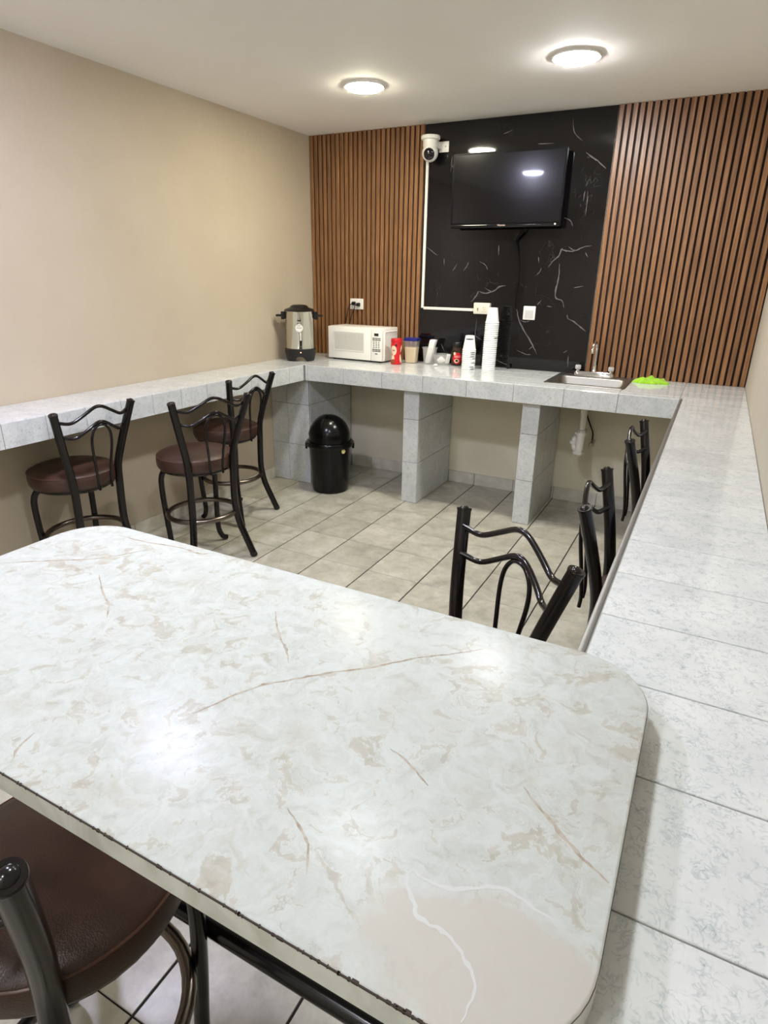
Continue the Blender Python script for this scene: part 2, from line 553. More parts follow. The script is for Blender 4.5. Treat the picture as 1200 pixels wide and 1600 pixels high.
# ------------------------------------------------------------------ the built-in tiled counter
SINK = (1.985, 2.455, -0.505, -0.030)
HOLE = (SINK[0] + 0.015, SINK[1] - 0.015, SINK[2] + 0.015, SINK[3] - 0.015)
YC = -5.0
ctr = thing('tiled_counter', 'white marbled ceramic tile counter built in around three walls on tiled dividers', 'counter')
bm = bmesh.new()
zt, zb = HC - 0.0025, HC - HF
e = 0.004
# back wing around the sink hole
add_box(bm, 0.0005, HOLE[0], -DB + e, -0.0005, zb, zt)
add_box(bm, HOLE[1], W - 0.0005, -DB + e, -0.0005, zb, zt)
add_box(bm, HOLE[0], HOLE[1], -DB + e, HOLE[2], zb, zt)
add_box(bm, HOLE[0], HOLE[1], HOLE[3], -0.0005, zb, zt)
add_box(bm, 0.0005, DL - e, YC, -DB + e, zb, zt)
add_box(bm, XR + e, W - 0.0005, YC, -DB + e, zb, zt)
link('countertop_slab', finish(bm), M_GROUT_L, ctr)
G = 0.0026
XJ = [0.66 + i * 0.2977 for i in range(7)]
YJ = [-3.779 + i * 0.1995 for i in range(19)] + [-3.779 - i * 0.1995 for i in range(1, 7)]
YJL = [-2.817 + i * 0.1990 for i in range(14)] + [-2.817 - i * 0.1990 for i in range(1, 12)]

def top_tile(x0, x1, y0, y1):
    w, h = x1 - x0 - G, y1 - y0 - G
    cx, cy = (x0 + x1) / 2, (y0 + y1) / 2
    hx0, hx1, hy0, hy1 = HOLE[0] - cx, HOLE[1] - cx, HOLE[2] - cy, HOLE[3] - cy
    a, b, c, d = -w / 2, w / 2, -h / 2, h / 2
    if hx0 >= b or hx1 <= a or hy0 >= d or hy1 <= c:
        rc = [(a, b, c, d)]
    else:
        rc = []
        if hx0 > a: rc.append((a, hx0, c, d))
        if hx1 < b: rc.append((hx1, b, c, d))
        m0, m1 = max(a, hx0), min(b, hx1)
        if hy0 > c: rc.append((m0, m1, c, hy0))
        if hy1 < d: rc.append((m0, m1, hy1, d))
        rc = [r for r in rc if r[1] - r[0] > 0.006 and r[3] - r[2] > 0.006]
        if not rc:
            return
    place_tile(ctr, (x0 + G / 2, y0 + G / 2, HC), (1, 0, 0), (0, 1, 0), w, h, rects=rc)

for x0, x1 in cuts(0.001, XR + 0.0, [DL] + XJ):
    for y0, y1 in cuts(-DB + 0.001, -0.001, [-0.587, -0.388, -0.189]):
        top_tile(x0, x1, y0, y1)
for y0, y1 in cuts(YC, -0.001, YJ + [-DB]):
    top_tile(XR + (0.013 if y1 < -DB + 0.07 else 0.0), W - 0.001, y0, y1)
for y0, y1 in cuts(YC, -DB + 0.001, YJL):
    top_tile(0.001, DL - 0.001, y0, y1)
fz = zb - 0.002
fh = HF - 0.0012
for x0, x1 in cuts(DL + 0.008, XR - 0.001, [0.3665] + XJ):
    place_tile(ctr, (x0 + G / 2, -DB, fz), (1, 0, 0), (0, 0, 1), x1 - x0 - G, fh)
for y0, y1 in cuts(YC, -DB - 0.008, YJL):
    place_tile(ctr, (DL, y0 + G / 2, fz), (0, 1, 0), (0, 0, 1), y1 - y0 - G, fh)
for y0, y1 in cuts(YC, -DB - 0.008, YJ):
    place_tile(ctr, (XR, y1 - G / 2, fz), (0, -1, 0), (0, 0, 1), y1 - y0 - G, fh - 0.01)
tr = link('edge_trim', box(XR - 0.002, XR + 0.0115, YC, -DB + 0.0, HC - 0.011, HC + 0.0012, bev=0.003, seg=2, smooth=40), M_ALU, ctr)
tr['label'] = 'aluminium strip along the inner edge of the right counter'

def divider(xa, xb):
    d = link('divider_wall', box(xa + 0.005, xb - 0.005, -DP + 0.005, -0.0005, 0.0, zb - 0.0005), M_SHADOWGAP, ctr)
    for z0, z1 in ((0.001, 0.292), (0.292, 0.590), (0.590, zb - 0.001)):
        place_tile(d, (xa + 0.001, -DP, z0 + G / 2), (1, 0, 0), (0, 0, 1), xb - xa - 0.002, z1 - z0 - G)
        for y0, y1 in cuts(-DP + 0.008, -0.012, [-0.42, -0.22]):
            place_tile(d, (xb, y0 + 0.0005, z0 + G / 2), (0, 1, 0), (0, 0, 1), y1 - y0 - 0.0012, z1 - z0 - G)
            place_tile(d, (xa, y1 - 0.0005, z0 + G / 2), (0, -1, 0), (0, 0, 1), y1 - y0 - 0.0012, z1 - z0 - G)
for a, b in PIL:
    divider(a, b)
blk = link('corner_block', box(0.0006, DL - 0.005, -DP + 0.005, -0.0005, 0.0, zb - 0.0005), M_SHADOWGAP, ctr)
for z0, z1 in ((0.001, 0.2925), (0.2925, 0.597), (0.597, zb - 0.001)):
    for x0, x1 in ((0.001, 0.146), (0.146, DL)):
        place_tile(blk, (x0 + G / 2, -DP, z0 + G / 2), (1, 0, 0), (0, 0, 1), x1 - x0 - G, z1 - z0 - G)
    for y0, y1 in cuts(-DP + 0.016, -0.012, [-0.383, -0.19]):
        place_tile(blk, (DL, y0 + 0.0005, z0 + G / 2), (0, 1, 0), (0, 0, 1), y1 - y0 - 0.0012, z1 - z0 - G)

# ------------------------------------------------------------------ wood slat panels and black panel
def slats(x0, x1, count, label):
    p = thing('slat_panel', label, 'wall panel', (x0, 0, HC + 0.0006))
    hh = H - HC - 0.0015
    link('backing', box(0.0005, x1 - x0 - 0.0005, -0.006, -0.0006, 0, hh), M_WOODBACK, p)
    pit = (x1 - x0) / count
    w = pit * 0.67
    # flat fronted batten with eased edges
    prof = [(-w / 2, -0.005), (-w / 2, -0.0215), (-w / 2 + 0.0013, -0.0228), (w / 2 - 0.0013, -0.0228), (w / 2, -0.0215), (w / 2, -0.005)]
    me = loft([[(a, b, 0) for a, b in prof], [(a, b, hh) for a, b in prof]], smooth=30)
    me.materials.append(M_WOOD)
    for i in range(count):
        link('slat', me, None, p, ((i + 0.5) * pit, 0, 0))
slats(0.001, X1, 25, 'left panel of vertical walnut brown slats behind the microwave')
slats(X2, W - 0.001, 25, 'right panel of vertical walnut brown slats behind the sink')

mp = thing('marble_panel', 'glossy black marble sheet with thin white veins behind the television', 'wall panel', (X1, 0, HC))
link('sheet', box(0.0015, X2 - X1 - 0.0015, -0.010, -0.0006, 0.0008, H - HC - 0.001), M_BLACK, mp)
PV = [[[1.825, 1.551], [1.854, 1.592], [1.889, 1.623], [1.896, 1.656], [1.928, 1.649], [1.97, 1.646], [2.015, 1.662], [2.049, 1.674], [2.081, 1.677]], [[1.939, 1.675], [1.964, 1.657], [1.988, 1.65]], [[1.895, 1.574], [1.899, 1.516], [1.894, 1.453], [1.891, 1.37], [1.935, 1.353], [1.953, 1.308]], [[1.987, 1.244], [2.043, 1.214], [2.111, 1.165]], [[1.981, 1.267], [1.989, 1.235]], [[1.643, 1.287], [1.666, 1.211], [1.713, 1.145], [1.773, 1.06], [1.81, 1.003]], [[1.775, 1.05], [1.751, 1.029]], [[1.665, 1.221], [1.707, 1.208], [1.737, 1.214]], [[1.777, 1.32], [1.803, 1.349]], [[1.314, 1.325], [1.35, 1.366], [1.362, 1.395]], [[1.362, 1.395], [1.419, 1.382], [1.481, 1.407], [1.51, 1.427], [1.551, 1.437]], [[1.405, 1.42], [1.45, 1.397], [1.481, 1.407]], [[1.366, 1.218], [1.358, 1.107], [1.375, 1.092], [1.41, 1.074]], [[0.957, 1.681], [1.004, 1.648], [1.045, 1.621]], [[1.355, 1.586], [1.399, 1.562], [1.418, 1.53]], [[1.241, 1.523], [1.266, 1.552], [1.28, 1.581]], [[1.485, 1.687], [1.486, 1.623]], [[1.748, 1.501], [1.77, 1.519], [1.782, 1.547]], [[1.757, 1.614], [1.761, 1.578]], [[1.105, 1.03], [1.131, 0.979]], [[1.519, 0.948], [1.575, 0.926], [1.62, 0.914]], [[2.02, 1.008], [2.025, 0.93]], [[1.984, 1.025], [2.011, 1.041]], [[1.663, 1.023], [1.728, 0.998], [1.77, 0.996]], [[2.002, 1.432], [2.061, 1.442]], [[1.842, 1.315], [1.877, 1.31]], [[1.097, 1.604], [1.099, 1.561]], [[1.163, 1.523], [1.194, 1.566]], [[2.049, 1.64], [2.067, 1.61]], [[1.98, 2.193], [2.01, 2.167], [2.055, 2.141], [2.108, 2.1]], [[2.018, 1.983], [2.021, 1.918], [2.02, 1.848]], [[2.002, 1.984], [1.998, 1.929]], [[1.883, 2.369], [1.897, 2.302], [1.951, 2.251]], [[1.458, 2.326], [1.515, 2.341]], [[1.683, 2.256], [1.784, 2.252]], [[1.125, 2.174], [1.13, 2.153]], [[1.893, 1.841], [1.935, 1.82], [1.95, 1.789]], [[1.122, 2.227], [1.115, 2.133]]]
bm = bmesh.new()
for i, l in enumerate(PV):
    big = i in (0, 2, 3, 5, 9, 10, 29)
    ribbon(bm, [(x - X1, -0.010, z - HC) for x, z in l], 0.0075 if big else 0.0045, (0, -1, 0), 0.0002)
o = link('veins', finish(bm), M_VEIN, mp)
o['kind'] = 'stuff'

# ------------------------------------------------------------------ ceiling lamps, plus two fill lights added behind the camera
def ceiling_lamp(x, y, color, power, label):
    t = thing('ceiling_lamp', label, 'lamp', (x, y, H), 0, 'round ceiling lamps')
    link('trim_ring', lathe([(0.1, 0), (0.109, 0), (0.110, -0.005), (0.105, -0.0112), (0.099, -0.010), (0.098, -0.004), (0.1, 0)], 40), M_WHITEPL, t)
    dome = lathe([(0.0985, -0.004), (0.0975, -0.010), (0.092, -0.017), (0.08, -0.0205), (0.05, -0.022), (0, -0.0225)], 32)
    link('diffuser', dome, lamp_mat('lamp glow', color, power), t)
ceiling_lamp(0.985, -0.945, (1.0, 0.95, 0.74), LAMP_POWER * 1.25, 'round warm yellow downlight in the ceiling nearer the tan wall')
ceiling_lamp(2.085, -0.950, (1.0, 0.985, 0.98), LAMP_POWER * 1.75, 'round white downlight in the ceiling before the right slat panel')
ceiling_lamp(0.965, -2.990, (0.88, 0.885, 1.19), LAMP_POWER * 1.85, 'cool white downlight above the left counter outside the frame')
ceiling_lamp(2.035, -3.080, (0.90, 0.955, 1.0), LAMP_POWER * 1.3, 'white downlight over the table outside the frame')
ceiling_lamp(2.085, -4.85, (0.93, 0.95, 1.02), LAMP_POWER * 0.85, 'added fill light behind the camera, the nearer of two')  # invented lamp, added out of view as fill light
ceiling_lamp(2.085, -5.65, (0.93, 0.95, 1.02), LAMP_POWER * 0.85, 'added fill light farthest behind the camera')  # second invented fill lamp, unseen, brightens the room from behind

# ------------------------------------------------------------------ table
x0, x1, y0, y1, ztop, th = TABLE
tb = thing('dining_table', 'white onyx-patterned laminate table with rounded corners in the foreground', 'table', ((x0 + x1) / 2, (y0 + y1) / 2, 0))
hw, hd, RC = (x1 - x0) / 2, (y1 - y0) / 2, 0.105
def tl(ins, z):
    return [(a, b, z) for a, b in rrect(-hw + ins, hw - ins, -hd + ins, hd - ins, RC - ins, 12)]
top = link('tabletop', loft([tl(0.002, ztop - th), tl(0.0, ztop - th + 0.002), tl(0.0, ztop - 0.0016), tl(0.0012, ztop - 0.0004), tl(0.003, ztop)], smooth=35), M_LAM, tb)
edge = link('edge_band', loft([tl(-0.0006, ztop - th + 0.002), tl(-0.0006, ztop - 0.0022)], False, False, smooth=35), M_LAMEDGE, top)
edge['label'] = 'pale greenish edge band'
TV = [[[2.348, -3.802], [2.359, -3.778], [2.373, -3.743], [2.391, -3.709], [2.416, -3.683], [2.435, -3.663], [2.466, -3.633], [2.519, -3.584], [2.553, -3.544], [2.592, -3.512], [2.635, -3.473]], [[2.283, -3.537], [2.316, -3.577], [2.346, -3.604], [2.368, -3.622], [2.392, -3.647]], [[1.906, -3.59], [1.969, -3.635], [2.017, -3.66], [2.051, -3.691]], [[1.696, -3.653], [1.744, -3.617], [1.803, -3.576], [1.846, -3.542], [1.877, -3.498], [1.904, -3.456]], [[1.792, -3.442], [1.867, -3.439], [1.945, -3.423], [2.002, -3.427], [2.028, -3.41]], [[2.224, -3.967], [2.209, -3.948], [2.203, -3.923]], [[2.768, -3.714], [2.788, -3.733], [2.81, -3.75], [2.833, -3.768], [2.851, -3.779], [2.872, -3.792]], [[2.606, -3.733], [2.627, -3.74], [2.649, -3.751], [2.671, -3.764]], [[2.549, -3.866], [2.573, -3.88], [2.595, -3.894], [2.613, -3.922]]]
TC = Vector(((x0 + x1) / 2, (y0 + y1) / 2, 0))
bm = bmesh.new()
for l, w in zip(TV, (0.0042, 0.0036, 0.0036, 0.0045, 0.004, 0.0032, 0.0042, 0.003, 0.003)):
    ribbon(bm, [Vector((a, b, ztop)) - TC for a, b in l], w, (0, 0, 1), 0.00012)
o = link('tan_veins', finish(bm), M_TVEIN, top); o['kind'] = 'stuff'
EDG = [[[2.699, -3.868], [2.7, -3.881], [2.715, -3.898], [2.726, -3.909], [2.749, -3.91], [2.766, -3.917], [2.782, -3.929], [2.791, -3.944], [2.789, -3.969]], [[2.699, -3.868], [2.716, -3.872], [2.744, -3.868], [2.77, -3.851], [2.793, -3.845], [2.816, -3.851], [2.841, -3.852]]]
bm = bmesh.new()
for l in EDG:
    ribbon(bm, [Vector((a, b, ztop)) - TC for a, b in l], 0.0042, (0, 0, 1), 0.00016)
o = link('white_fringe', finish(bm), M_TEDGEW, top); o['kind'] = 'stuff'
# worn dark line and chips along the near top edge
bm = bmesh.new()
rng = random.Random(5)
add_box(bm, -hw + RC, hw - RC, -hd - 0.0008, -hd + 0.0005, ztop - 0.0014, ztop + 0.0001)
for k in range(60):
    cx = -hw + RC + (2 * hw - 2 * RC) * (rng.random() ** 0.45)
    big = 2.6 if rng.random() < 0.10 else 1
    ww = rng.uniform(0.0004, 0.0013) * big
    hh = rng.uniform(0.0006, 0.0016) * (1.4 if big > 1 else 1)
    add_box(bm, cx - ww, cx + ww, -hd - 0.001, -hd + hh, ztop - 0.0025, ztop + 0.0002)
for cx, ww, hh in ((hw - 0.135, 0.006, 0.0022), (hw - 0.128, 0.003, 0.0034), (hw - 0.176, 0.0035, 0.0026), (hw - 0.118, 0.002, 0.0016), (hw - 0.145, 0.0025, 0.0018)):
    add_box(bm, cx - ww, cx + ww, -hd - 0.001, -hd + hh, ztop - 0.0025, ztop + 0.0002, bev=0.0007)
o = link('chipped_edge', finish(bm), M_CHIP, top); o['kind'] = 'stuff'
# steel pedestal frame
bm = bmesh.new()
for s in (-0.42, 0.42):
    add_tube(bm, [(s, -hd + 0.07, ztop - th - 0.013), (s, hd - 0.07, ztop - th - 0.013)], 0.013, 10)
link('top_bar', finish(bm, 50), M_BRONZE, tb)
for s in (-0.42, 0.42):
    link('leg', tube([(s, 0, 0.02), (s, 0, ztop - th - 0.02)], 0.022, 14), M_BRONZE, tb)
    link('foot', tube(catmull([(s, -0.22, 0.012), (s, -0.2, 0.016), (s, 0, 0.03), (s, 0.2, 0.016), (s, 0.22, 0.012)], 5), 0.0118, 10), M_BRONZE, tb)
link('stretcher', tube([(-0.42, 0, 0.3), (0.42, 0, 0.3)], 0.019, 16), M_BRONZE, tb)

# ------------------------------------------------------------------ stools
POST = [(0, .181, 0.0), (.1, .160, -.026), (.2, .138, -.054), (.3, .126, -.067), (.4, .124, -.066), (.5, .125, -.062), (.6, .131, -.060), (.7, .154, -.045), (.8, .179, -.024), (.905, .206, 0.0)]
SEATV = -0.230
RINGV = -0.2
def build_stool(name, label, group):
    t = thing(name, label, 'stool', (0, 0, 0), 0, group)
    # local x = across, local -y = forwards (v is backwards = +y)
    for s in (-1, 1):
        pts = catmull([(s * u, v, max(z, 0.012)) for z, u, v in POST], 5)
        p = link('back_post', tube(pts, 0.0185, 16), M_BRONZE, t)
        a = (Vector(pts[-1]) - Vector(pts[-2])).normalized()
        link('end_cap', lathe([(0.0, -0.004), (0.0196, -0.003), (0.0202, 0.001), (0.0190, 0.0042), (0.0125, 0.0042), (0.0115, 0.0062), (0.006, 0.0105), (0, 0.0115)], 18, pts[-1], a), M_BRONZE, p)
        b = (Vector(pts[0]) - Vector(pts[1])).normalized()
        link('rubber_foot', lathe([(0, -0.012), (0.0192, -0.012), (0.0195, 0.006), (0.016, 0.011), (0, 0.0115)], 14, pts[0], b), M_BLKMATT, p)
        f = catmull([(s * .085, -.235, .500), (s * .118, -.275, .500), (s * .144, -.312, .492), (s * .155, -.332, .455), (s * .158, -.336, .40), (s * .156, -.334, .30), (s * .151, -.331, .20), (s * .147, -.325, .11), (s * .15, -.318, .06), (s * .167, -.312, .024), (s * .19, -.310, .0135)], 5)
        l = link('leg', tube(f, 0.0152, 14), M_BRONZE, t)
    ring = [(0.186 * cos(2 * pi * k / 40), RINGV + 0.186 * sin(2 * pi * k / 40) * 0.93, 0.262) for k in range(40)]
    r = link('foot_ring', tube(ring, 0.0135, 12, True), M_RING, t)
    r['label'] = 'worn grey metal foot ring'
    link('seat_frame', lathe([(0, 0.497), (0.14, 0.497), (0.172, 0.502), (0.186, 0.512), (0.186, 0.519), (0, 0.519)], 36, (0, SEATV, 0)), M_BRONZE, t)
    st = link('seat', lathe([(0, 0.517), (0.18, 0.517), (0.192, 0.522), (0.1985, 0.535), (0.2, 0.555), (0.199, 0.580), (0.1955, 0.5865), (0.188, 0.593), (0.168, 0.602), (0.13, 0.610), (0.08, 0.614), (0, 0.615)], 48, (0, SEATV, 0), smooth=60), M_LEATHER, t)
    pr = [(0.1972 * cos(2 * pi * k / 56), SEATV + 0.1972 * sin(2 * pi * k / 56), 0.5855) for k in range(56)]
    link('piping', tube(pr, 0.0026, 6, True), M_PIPING, st)
    def rail(z0, ue, v0, b, r):
        pts = []
        for i in range(33):
            q = -1 + 2 * i / 32
            hump = 0.045 * math.exp(-(q / 0.38) ** 2) - 0.014 * math.exp(-((abs(q) - 0.72) / 0.2) ** 2)
            pts.append((ue * q, v0 + b * (1 - q * q), z0 + hump))
        link('rail', tube(pts, r, 10), M_BRONZE, t)
    rail(0.87, 0.190, -0.017, 0.042, 0.0078)
    rail(0.80, 0.170, -0.032, 0.058, 0.0078)
    loop = catmull([(-.034, -.002, .520), (-.036, -.004, .56), (-.042, 0.004, .64), (-.053, .016, .735), (-.048, .022, .79), (-.026, .025, .823), (0, .026, .831), (.026, .025, .823), (.048, .022, .79), (.053, .016, .735), (.042, .004, .64), (.036, -.004, .56), (.034, -.002, .520)], 6)
    link('back_loop', tube(loop, 0.0062, 10), M_BRONZE, t)
    return t

def copy_tree(o, parent=None):
    c = o.copy()
    COL.objects.link(c)
    if parent is not None:
        c.parent = parent
    for ch in o.children:
        copy_tree(ch, c)
    return c

def put(o, x, y, ang):
    """stool whose back centre is at x,y and whose back faces direction ang"""
    o.location = (x, y, 0)
    o.rotation_euler = (0, 0, radians(ang - 90))

GS = 'matching stools with brown vinyl seats'
proto = build_stool('bar_stool', 'brown vinyl bar stool by the left counter nearest the table, leftmost in the photo', GS)
put(proto, 0.430, -2.440, 0.5)
for x, y, a, lab in (
        (0.727, -2.008, -18.8, 'middle of the three stools at the left counter, turned outward'),
        (0.450, -1.360, 1.0, 'brown vinyl stool at the left counter farthest from the table, beside the bin'),
        (2.527, -2.934, 55.5, 'black framed stool pushed under the far side of the table'),
        (2.636, -2.450, 181.0, 'middle black framed stool tucked under the right counter'),
        (2.652, -1.605, 179.0, 'black framed stool under the right counter nearest the sink'),
        (2.130, -4.090, -78.0, 'brown vinyl stool in the bottom left foreground under the near table edge')):
    c = copy_tree(proto)
    c['label'] = lab
    put(c, x, y, a)

# ------------------------------------------------------------------ television
tvt = thing('television', 'black flat screen television hung on the black marble panel', 'television', (1.532, -0.105, 2.0), radians(1.0))
TW, THH = 0.722, 0.432
tilt = thing('tmp', 'x', 'x')
bpy.data.objects.remove(tilt)
body = link('casing', loft([[(a, 0.0, b) for a, b in rrect(-TW / 2, TW / 2, -THH / 2, THH / 2, 0.012)],
                            [(a, 0.022, b) for a, b in rrect(-TW / 2, TW / 2, -THH / 2, THH / 2, 0.012)],
                            [(a, 0.045, b) for a, b in rrect(-TW / 2 + .06, TW / 2 - .06, -THH / 2 + .03, THH / 2 - .05, 0.03)],
                            [(a, 0.06, b) for a, b in rrect(-TW / 2 + .09, TW / 2 - .09, -THH / 2 + .05, THH / 2 - .08, 0.03)]]), M_TVCASE, tvt)
link('screen', box(-TW / 2 + 0.012, TW / 2 - 0.012, -0.0012, 0.001, -THH / 2 + 0.030, THH / 2 - 0.012), M_SCREEN, tvt)
bz = link('lower_bezel', tube([(-TW / 2 + 0.006, 0.001, -THH / 2 + 0.013), (TW / 2 - 0.006, 0.001, -THH / 2 + 0.013)], 0.0125, 16), M_TVBEZEL, tvt)
link('wall_bracket', box(-0.06, 0.06, 0.058, 0.091, -0.08, 0.08), M_BLKMATT, tvt)
link('indicator', lathe([(0, 0), (0.006, 0), (0.004, 0.003), (0, 0.004)], 12, (TW / 2 - 0.03, -0.0115, -THH / 2 + 0.014), (0, -1, 0)), M_WHITEPL, tvt)
fc = bpy.data.curves.new('txt', 'FONT')
fc.body = 'Hisense'; fc.size = 0.016; fc.align_x = 'CENTER'; fc.align_y = 'CENTER'; fc.extrude = 0.0003
to = bpy.data.objects.new('txt', fc)
COL.objects.link(to)
dg = bpy.context.evaluated_depsgraph_get()
tme = bpy.data.meshes.new_from_object(to.evaluated_get(dg))
bpy.data.objects.remove(to)
tme.materials.clear()
link('logo', tme, M_LOGO, tvt, (-0.01, -0.0125, -THH / 2 + 0.0135), (radians(90), 0, 0))
tvt.rotation_euler = (radians(0.9), 0, radians(0.73))
cb = tag(link('television_cable', tube(catmull([(1.665, -0.06, 1.80), (1.652, -0.045, 1.761), (1.621, -0.04, 1.726), (1.609, -0.03, 1.695), (1.622, -0.02, 1.632), (1.636, -0.014, 1.541), (1.637, -0.014, 1.458), (1.629, -0.014, 1.373), (1.630, -0.014, 1.297)], 5), 0.0034, 8), M_CABLE),
         'black cable hanging down from the television over the marble panel', 'cable')
link('cable_bundle', tube(catmull([(1.64, -0.055, 1.765), (1.612, -0.05, 1.735), (1.598, -0.04, 1.70), (1.612, -0.03, 1.665), (1.618, -0.028, 1.64)], 5), [0.004 + 0.007 * sin(pi * i / 20) for i in range(21)], 10), M_CABLE, cb)

# ------------------------------------------------------------------ security camera + conduit + sockets
sc = thing('security_camera', 'white ball shaped security camera on a bracket high beside the black panel', 'camera', (0.997, -0.092, 2.237))
link('base', lathe([(0, 0.098), (0.058, 0.098), (0.062, 0.094), (0.062, 0.078), (0.058, 0.074), (0.048, 0.073), (0.048, 0.036), (0.043, 0.026), (0, 0.024)], 32), M_WHITEPL, sc)
link('head', lathe([(0.053 * sin(pi * i / 16), -0.053 * cos(pi * i / 16)) for i in range(17)], 28), M_WHITEPL, sc)
fd = Vector((0.24, -0.93, -0.28)).normalized()
fo = link('lens_cover', lathe([(0.0548 * sin(radians(a)), 0.0548 * cos(radians(a))) for a in range(0, 41, 5)] + [(0.0548 * sin(radians(41)) - 0.003, 0.036), (0, 0.036)], 28, (0, 0, 0), fd), M_LENS, sc)
link('lens', lathe([(0, 0.0575), (0.006, 0.0575), (0.010, 0.056), (0.011, 0.053), (0, 0.053)], 18, (0, 0, 0), fd), M_BLKPL, fo)
link('bracket', box(0.03, 0.098, 0.076, 0.0815, 0.012, 0.075, bev=0.003, seg=2, smooth=40), M_WHITEPL, sc)
link('bracket_arm', box(-0.03, 0.046, 0.02, 0.078, 0.028, 0.07, bev=0.004, seg=2, smooth=40), M_WHITEPL, sc)
link('screw', lathe([(0, 0), (0.004, 0), (0.003, 0.002), (0, 0.0025)], 10, (0.076, 0.076, 0.045), (0, -1, 0)), M_SOCKET, sc)

cd = thing('cable_trunking', 'thin white cable trunking running down the slat edge and across to the socket box', 'trunking', (0.947, -0.0105, 1.272))
link('vertical_run', box(-0.0095, 0.0095, -0.012, 0, 0.0, 0.955, bev=0.002, seg=1), M_WHITEPL, cd)
link('horizontal_run', box(0.0097, 0.3985, -0.012, 0, -0.0095, 0.0095, bev=0.002, seg=1), M_WHITEPL, cd)

sb = thing('socket_box', 'cream surface socket box with a switch at the end of the white trunking', 'socket', (1.404, -0.0105, 1.284))
link('housing', box(-0.058, 0.058, -0.036, 0, -0.037, 0.037, bev=0.006, seg=3, smooth=40), M_CREAMPL, sb)
sw = link('switch', box(-0.034, -0.012, -0.039, -0.035, -0.02, 0.02, bev=0.0015), M_CREAMPL, sb)
link('rocker', box(-0.028, -0.020, -0.043, -0.0385, -0.011, 0.004, bev=0.001), M_SOCKET, sw)
rc = link('receptacle', box(0.008, 0.036, -0.039, -0.035, -0.02, 0.02, bev=0.0015), M_CREAMPL, sb)
bm = bmesh.new()
for dx, dz, a, b in ((0.016, 0.007, .0012, .005), (0.028, 0.007, .0012, .004), (0.022, -0.006, .0025, .0025)):
    add_box(bm, dx - a, dx + a, -0.0394, -0.0388, dz - b, dz + b)
link('slots', finish(bm), M_SOCKET, rc)

np_ = thing('wall_plate', 'small white square plate on the black marble right of the tall cup stack', 'plate', (1.731, -0.0105, 1.266))
link('plate', box(-0.041, 0.041, -0.007, 0, -0.044, 0.044, bev=0.0045, seg=3, smooth=40), M_WHITEPL, np_)
link('recessed_insert', box(-0.028, 0.028, -0.0085, -0.0065, -0.033, 0.018, bev=0.0008), mat('pale grey insert', srgb(196, 196, 192), 0.4), np_)

so = thing('wall_socket', 'white wall socket on the left slats with two black plugs above the microwave', 'socket', (0.405, -0.0236, 1.282))
link('plate', box(-0.058, 0.058, -0.009, 0, -0.039, 0.039, bev=0.005, seg=3, smooth=40), M_WHITEPL, so)
def plug(name, x, z, pts, lab):
    p = thing(name, lab, 'plug', (x, -0.0332, z))
    link('plug_head', loft([[(a, 0.0, b) for a, b in rrect(-.013, .013, -.013, .013, .005)], [(a, -0.018, b) for a, b in rrect(-.013, .013, -.013, .013, .006)], [(a, -0.032, b) for a, b in rrect(-.007, .007, -.008, .008, .004)]]), M_BLKPL, p)
    P = [(0, -0.028, 0), (-0.006, -0.042, -0.006)] + [(a - x, b + 0.0332, c - z) for a, b, c in pts]
    link('cord', tube(catmull(P, 6), 0.0034, 8), M_BLKPL, p)
plug('power_plug', 0.385, 1.286, [(0.352, -0.062, 1.255), (0.33, -0.05, 1.205), (0.312, -0.034, 1.165), (0.30, -0.0275, 1.10), (0.30, -0.0275, 0.93)], 'left black plug with cord in the socket on the slats')
plug('power_plug', 0.425, 1.279, [(0.40, -0.062, 1.245), (0.372, -0.05, 1.205), (0.350, -0.034, 1.165), (0.336, -0.0275, 1.10), (0.33, -0.0275, 0.93)], 'right black plug with cord in the socket on the slats')

# ------------------------------------------------------------------ coffee urn
ur = thing('coffee_urn', 'stainless steel coffee urn with black base and lid in the back left corner', 'urn', (0.178, -0.462, HC), radians(33))
# base with arched feet
bm = bmesh.new()
n = 48
def arch(a):
    q = (a + pi / 2) % (pi / 1.0)          # openings front and back
    q = min(q, pi - q)
    return 0.034 * math.sqrt(max(0.0, 1 - (q / 0.42) ** 2)) + 0.0
for ro, ri in ((0.108, 0.096),):
    rows = []
    for k in range(n):
        a = 2 * pi * k / n
        zb_ = arch(a)
        rows.append([(0.098, zb_), (0.104, max(zb_, 0.022)), (0.112, 0.06), (0.1115, 0.083), (0.104, 0.088), (0.09, 0.088), (0.09, max(zb_, 0.02))])
    L = [[bm.verts.new((r * cos(2 * pi * k / n), r * sin(2 * pi * k / n), z)) for r, z in rows[k]] for k in range(n)]
    m_ = len(L[0])
    for k in range(n):
        A, B = L[k], L[(k + 1) % n]
        for j in range(m_):
            bm.faces.new((A[j], A[(j + 1) % m_], B[(j + 1) % m_], B[j]))
base = link('base', finish(bm, 40), M_BLKMATT, ur)
link('pilot_lamp', lathe([(0, 0), (0.004, 0), (0.004, 0.002), (0, 0.004)], 12, (0.006, -0.1118, 0.066), (0, -1, 0)), M_REDLED, base)
link('body', lathe([(0, 0.05), (0.085, 0.05), (0.1035, 0.088), (0.1045, 0.09), (0.1045, 0.338), (0.107, 0.341), (0.107, 0.346), (0.1, 0.348), (0, 0.348)], 48), M_STEEL, ur)
ld = link('lid', lathe([(0, 0.345), (0.108, 0.345), (0.109, 0.351), (0.1, 0.36), (0.07, 0.369), (0.066, 0.372), (0.062, 0.38), (0.045, 0.388), (0, 0.391)], 36), M_BLKPL, ur)
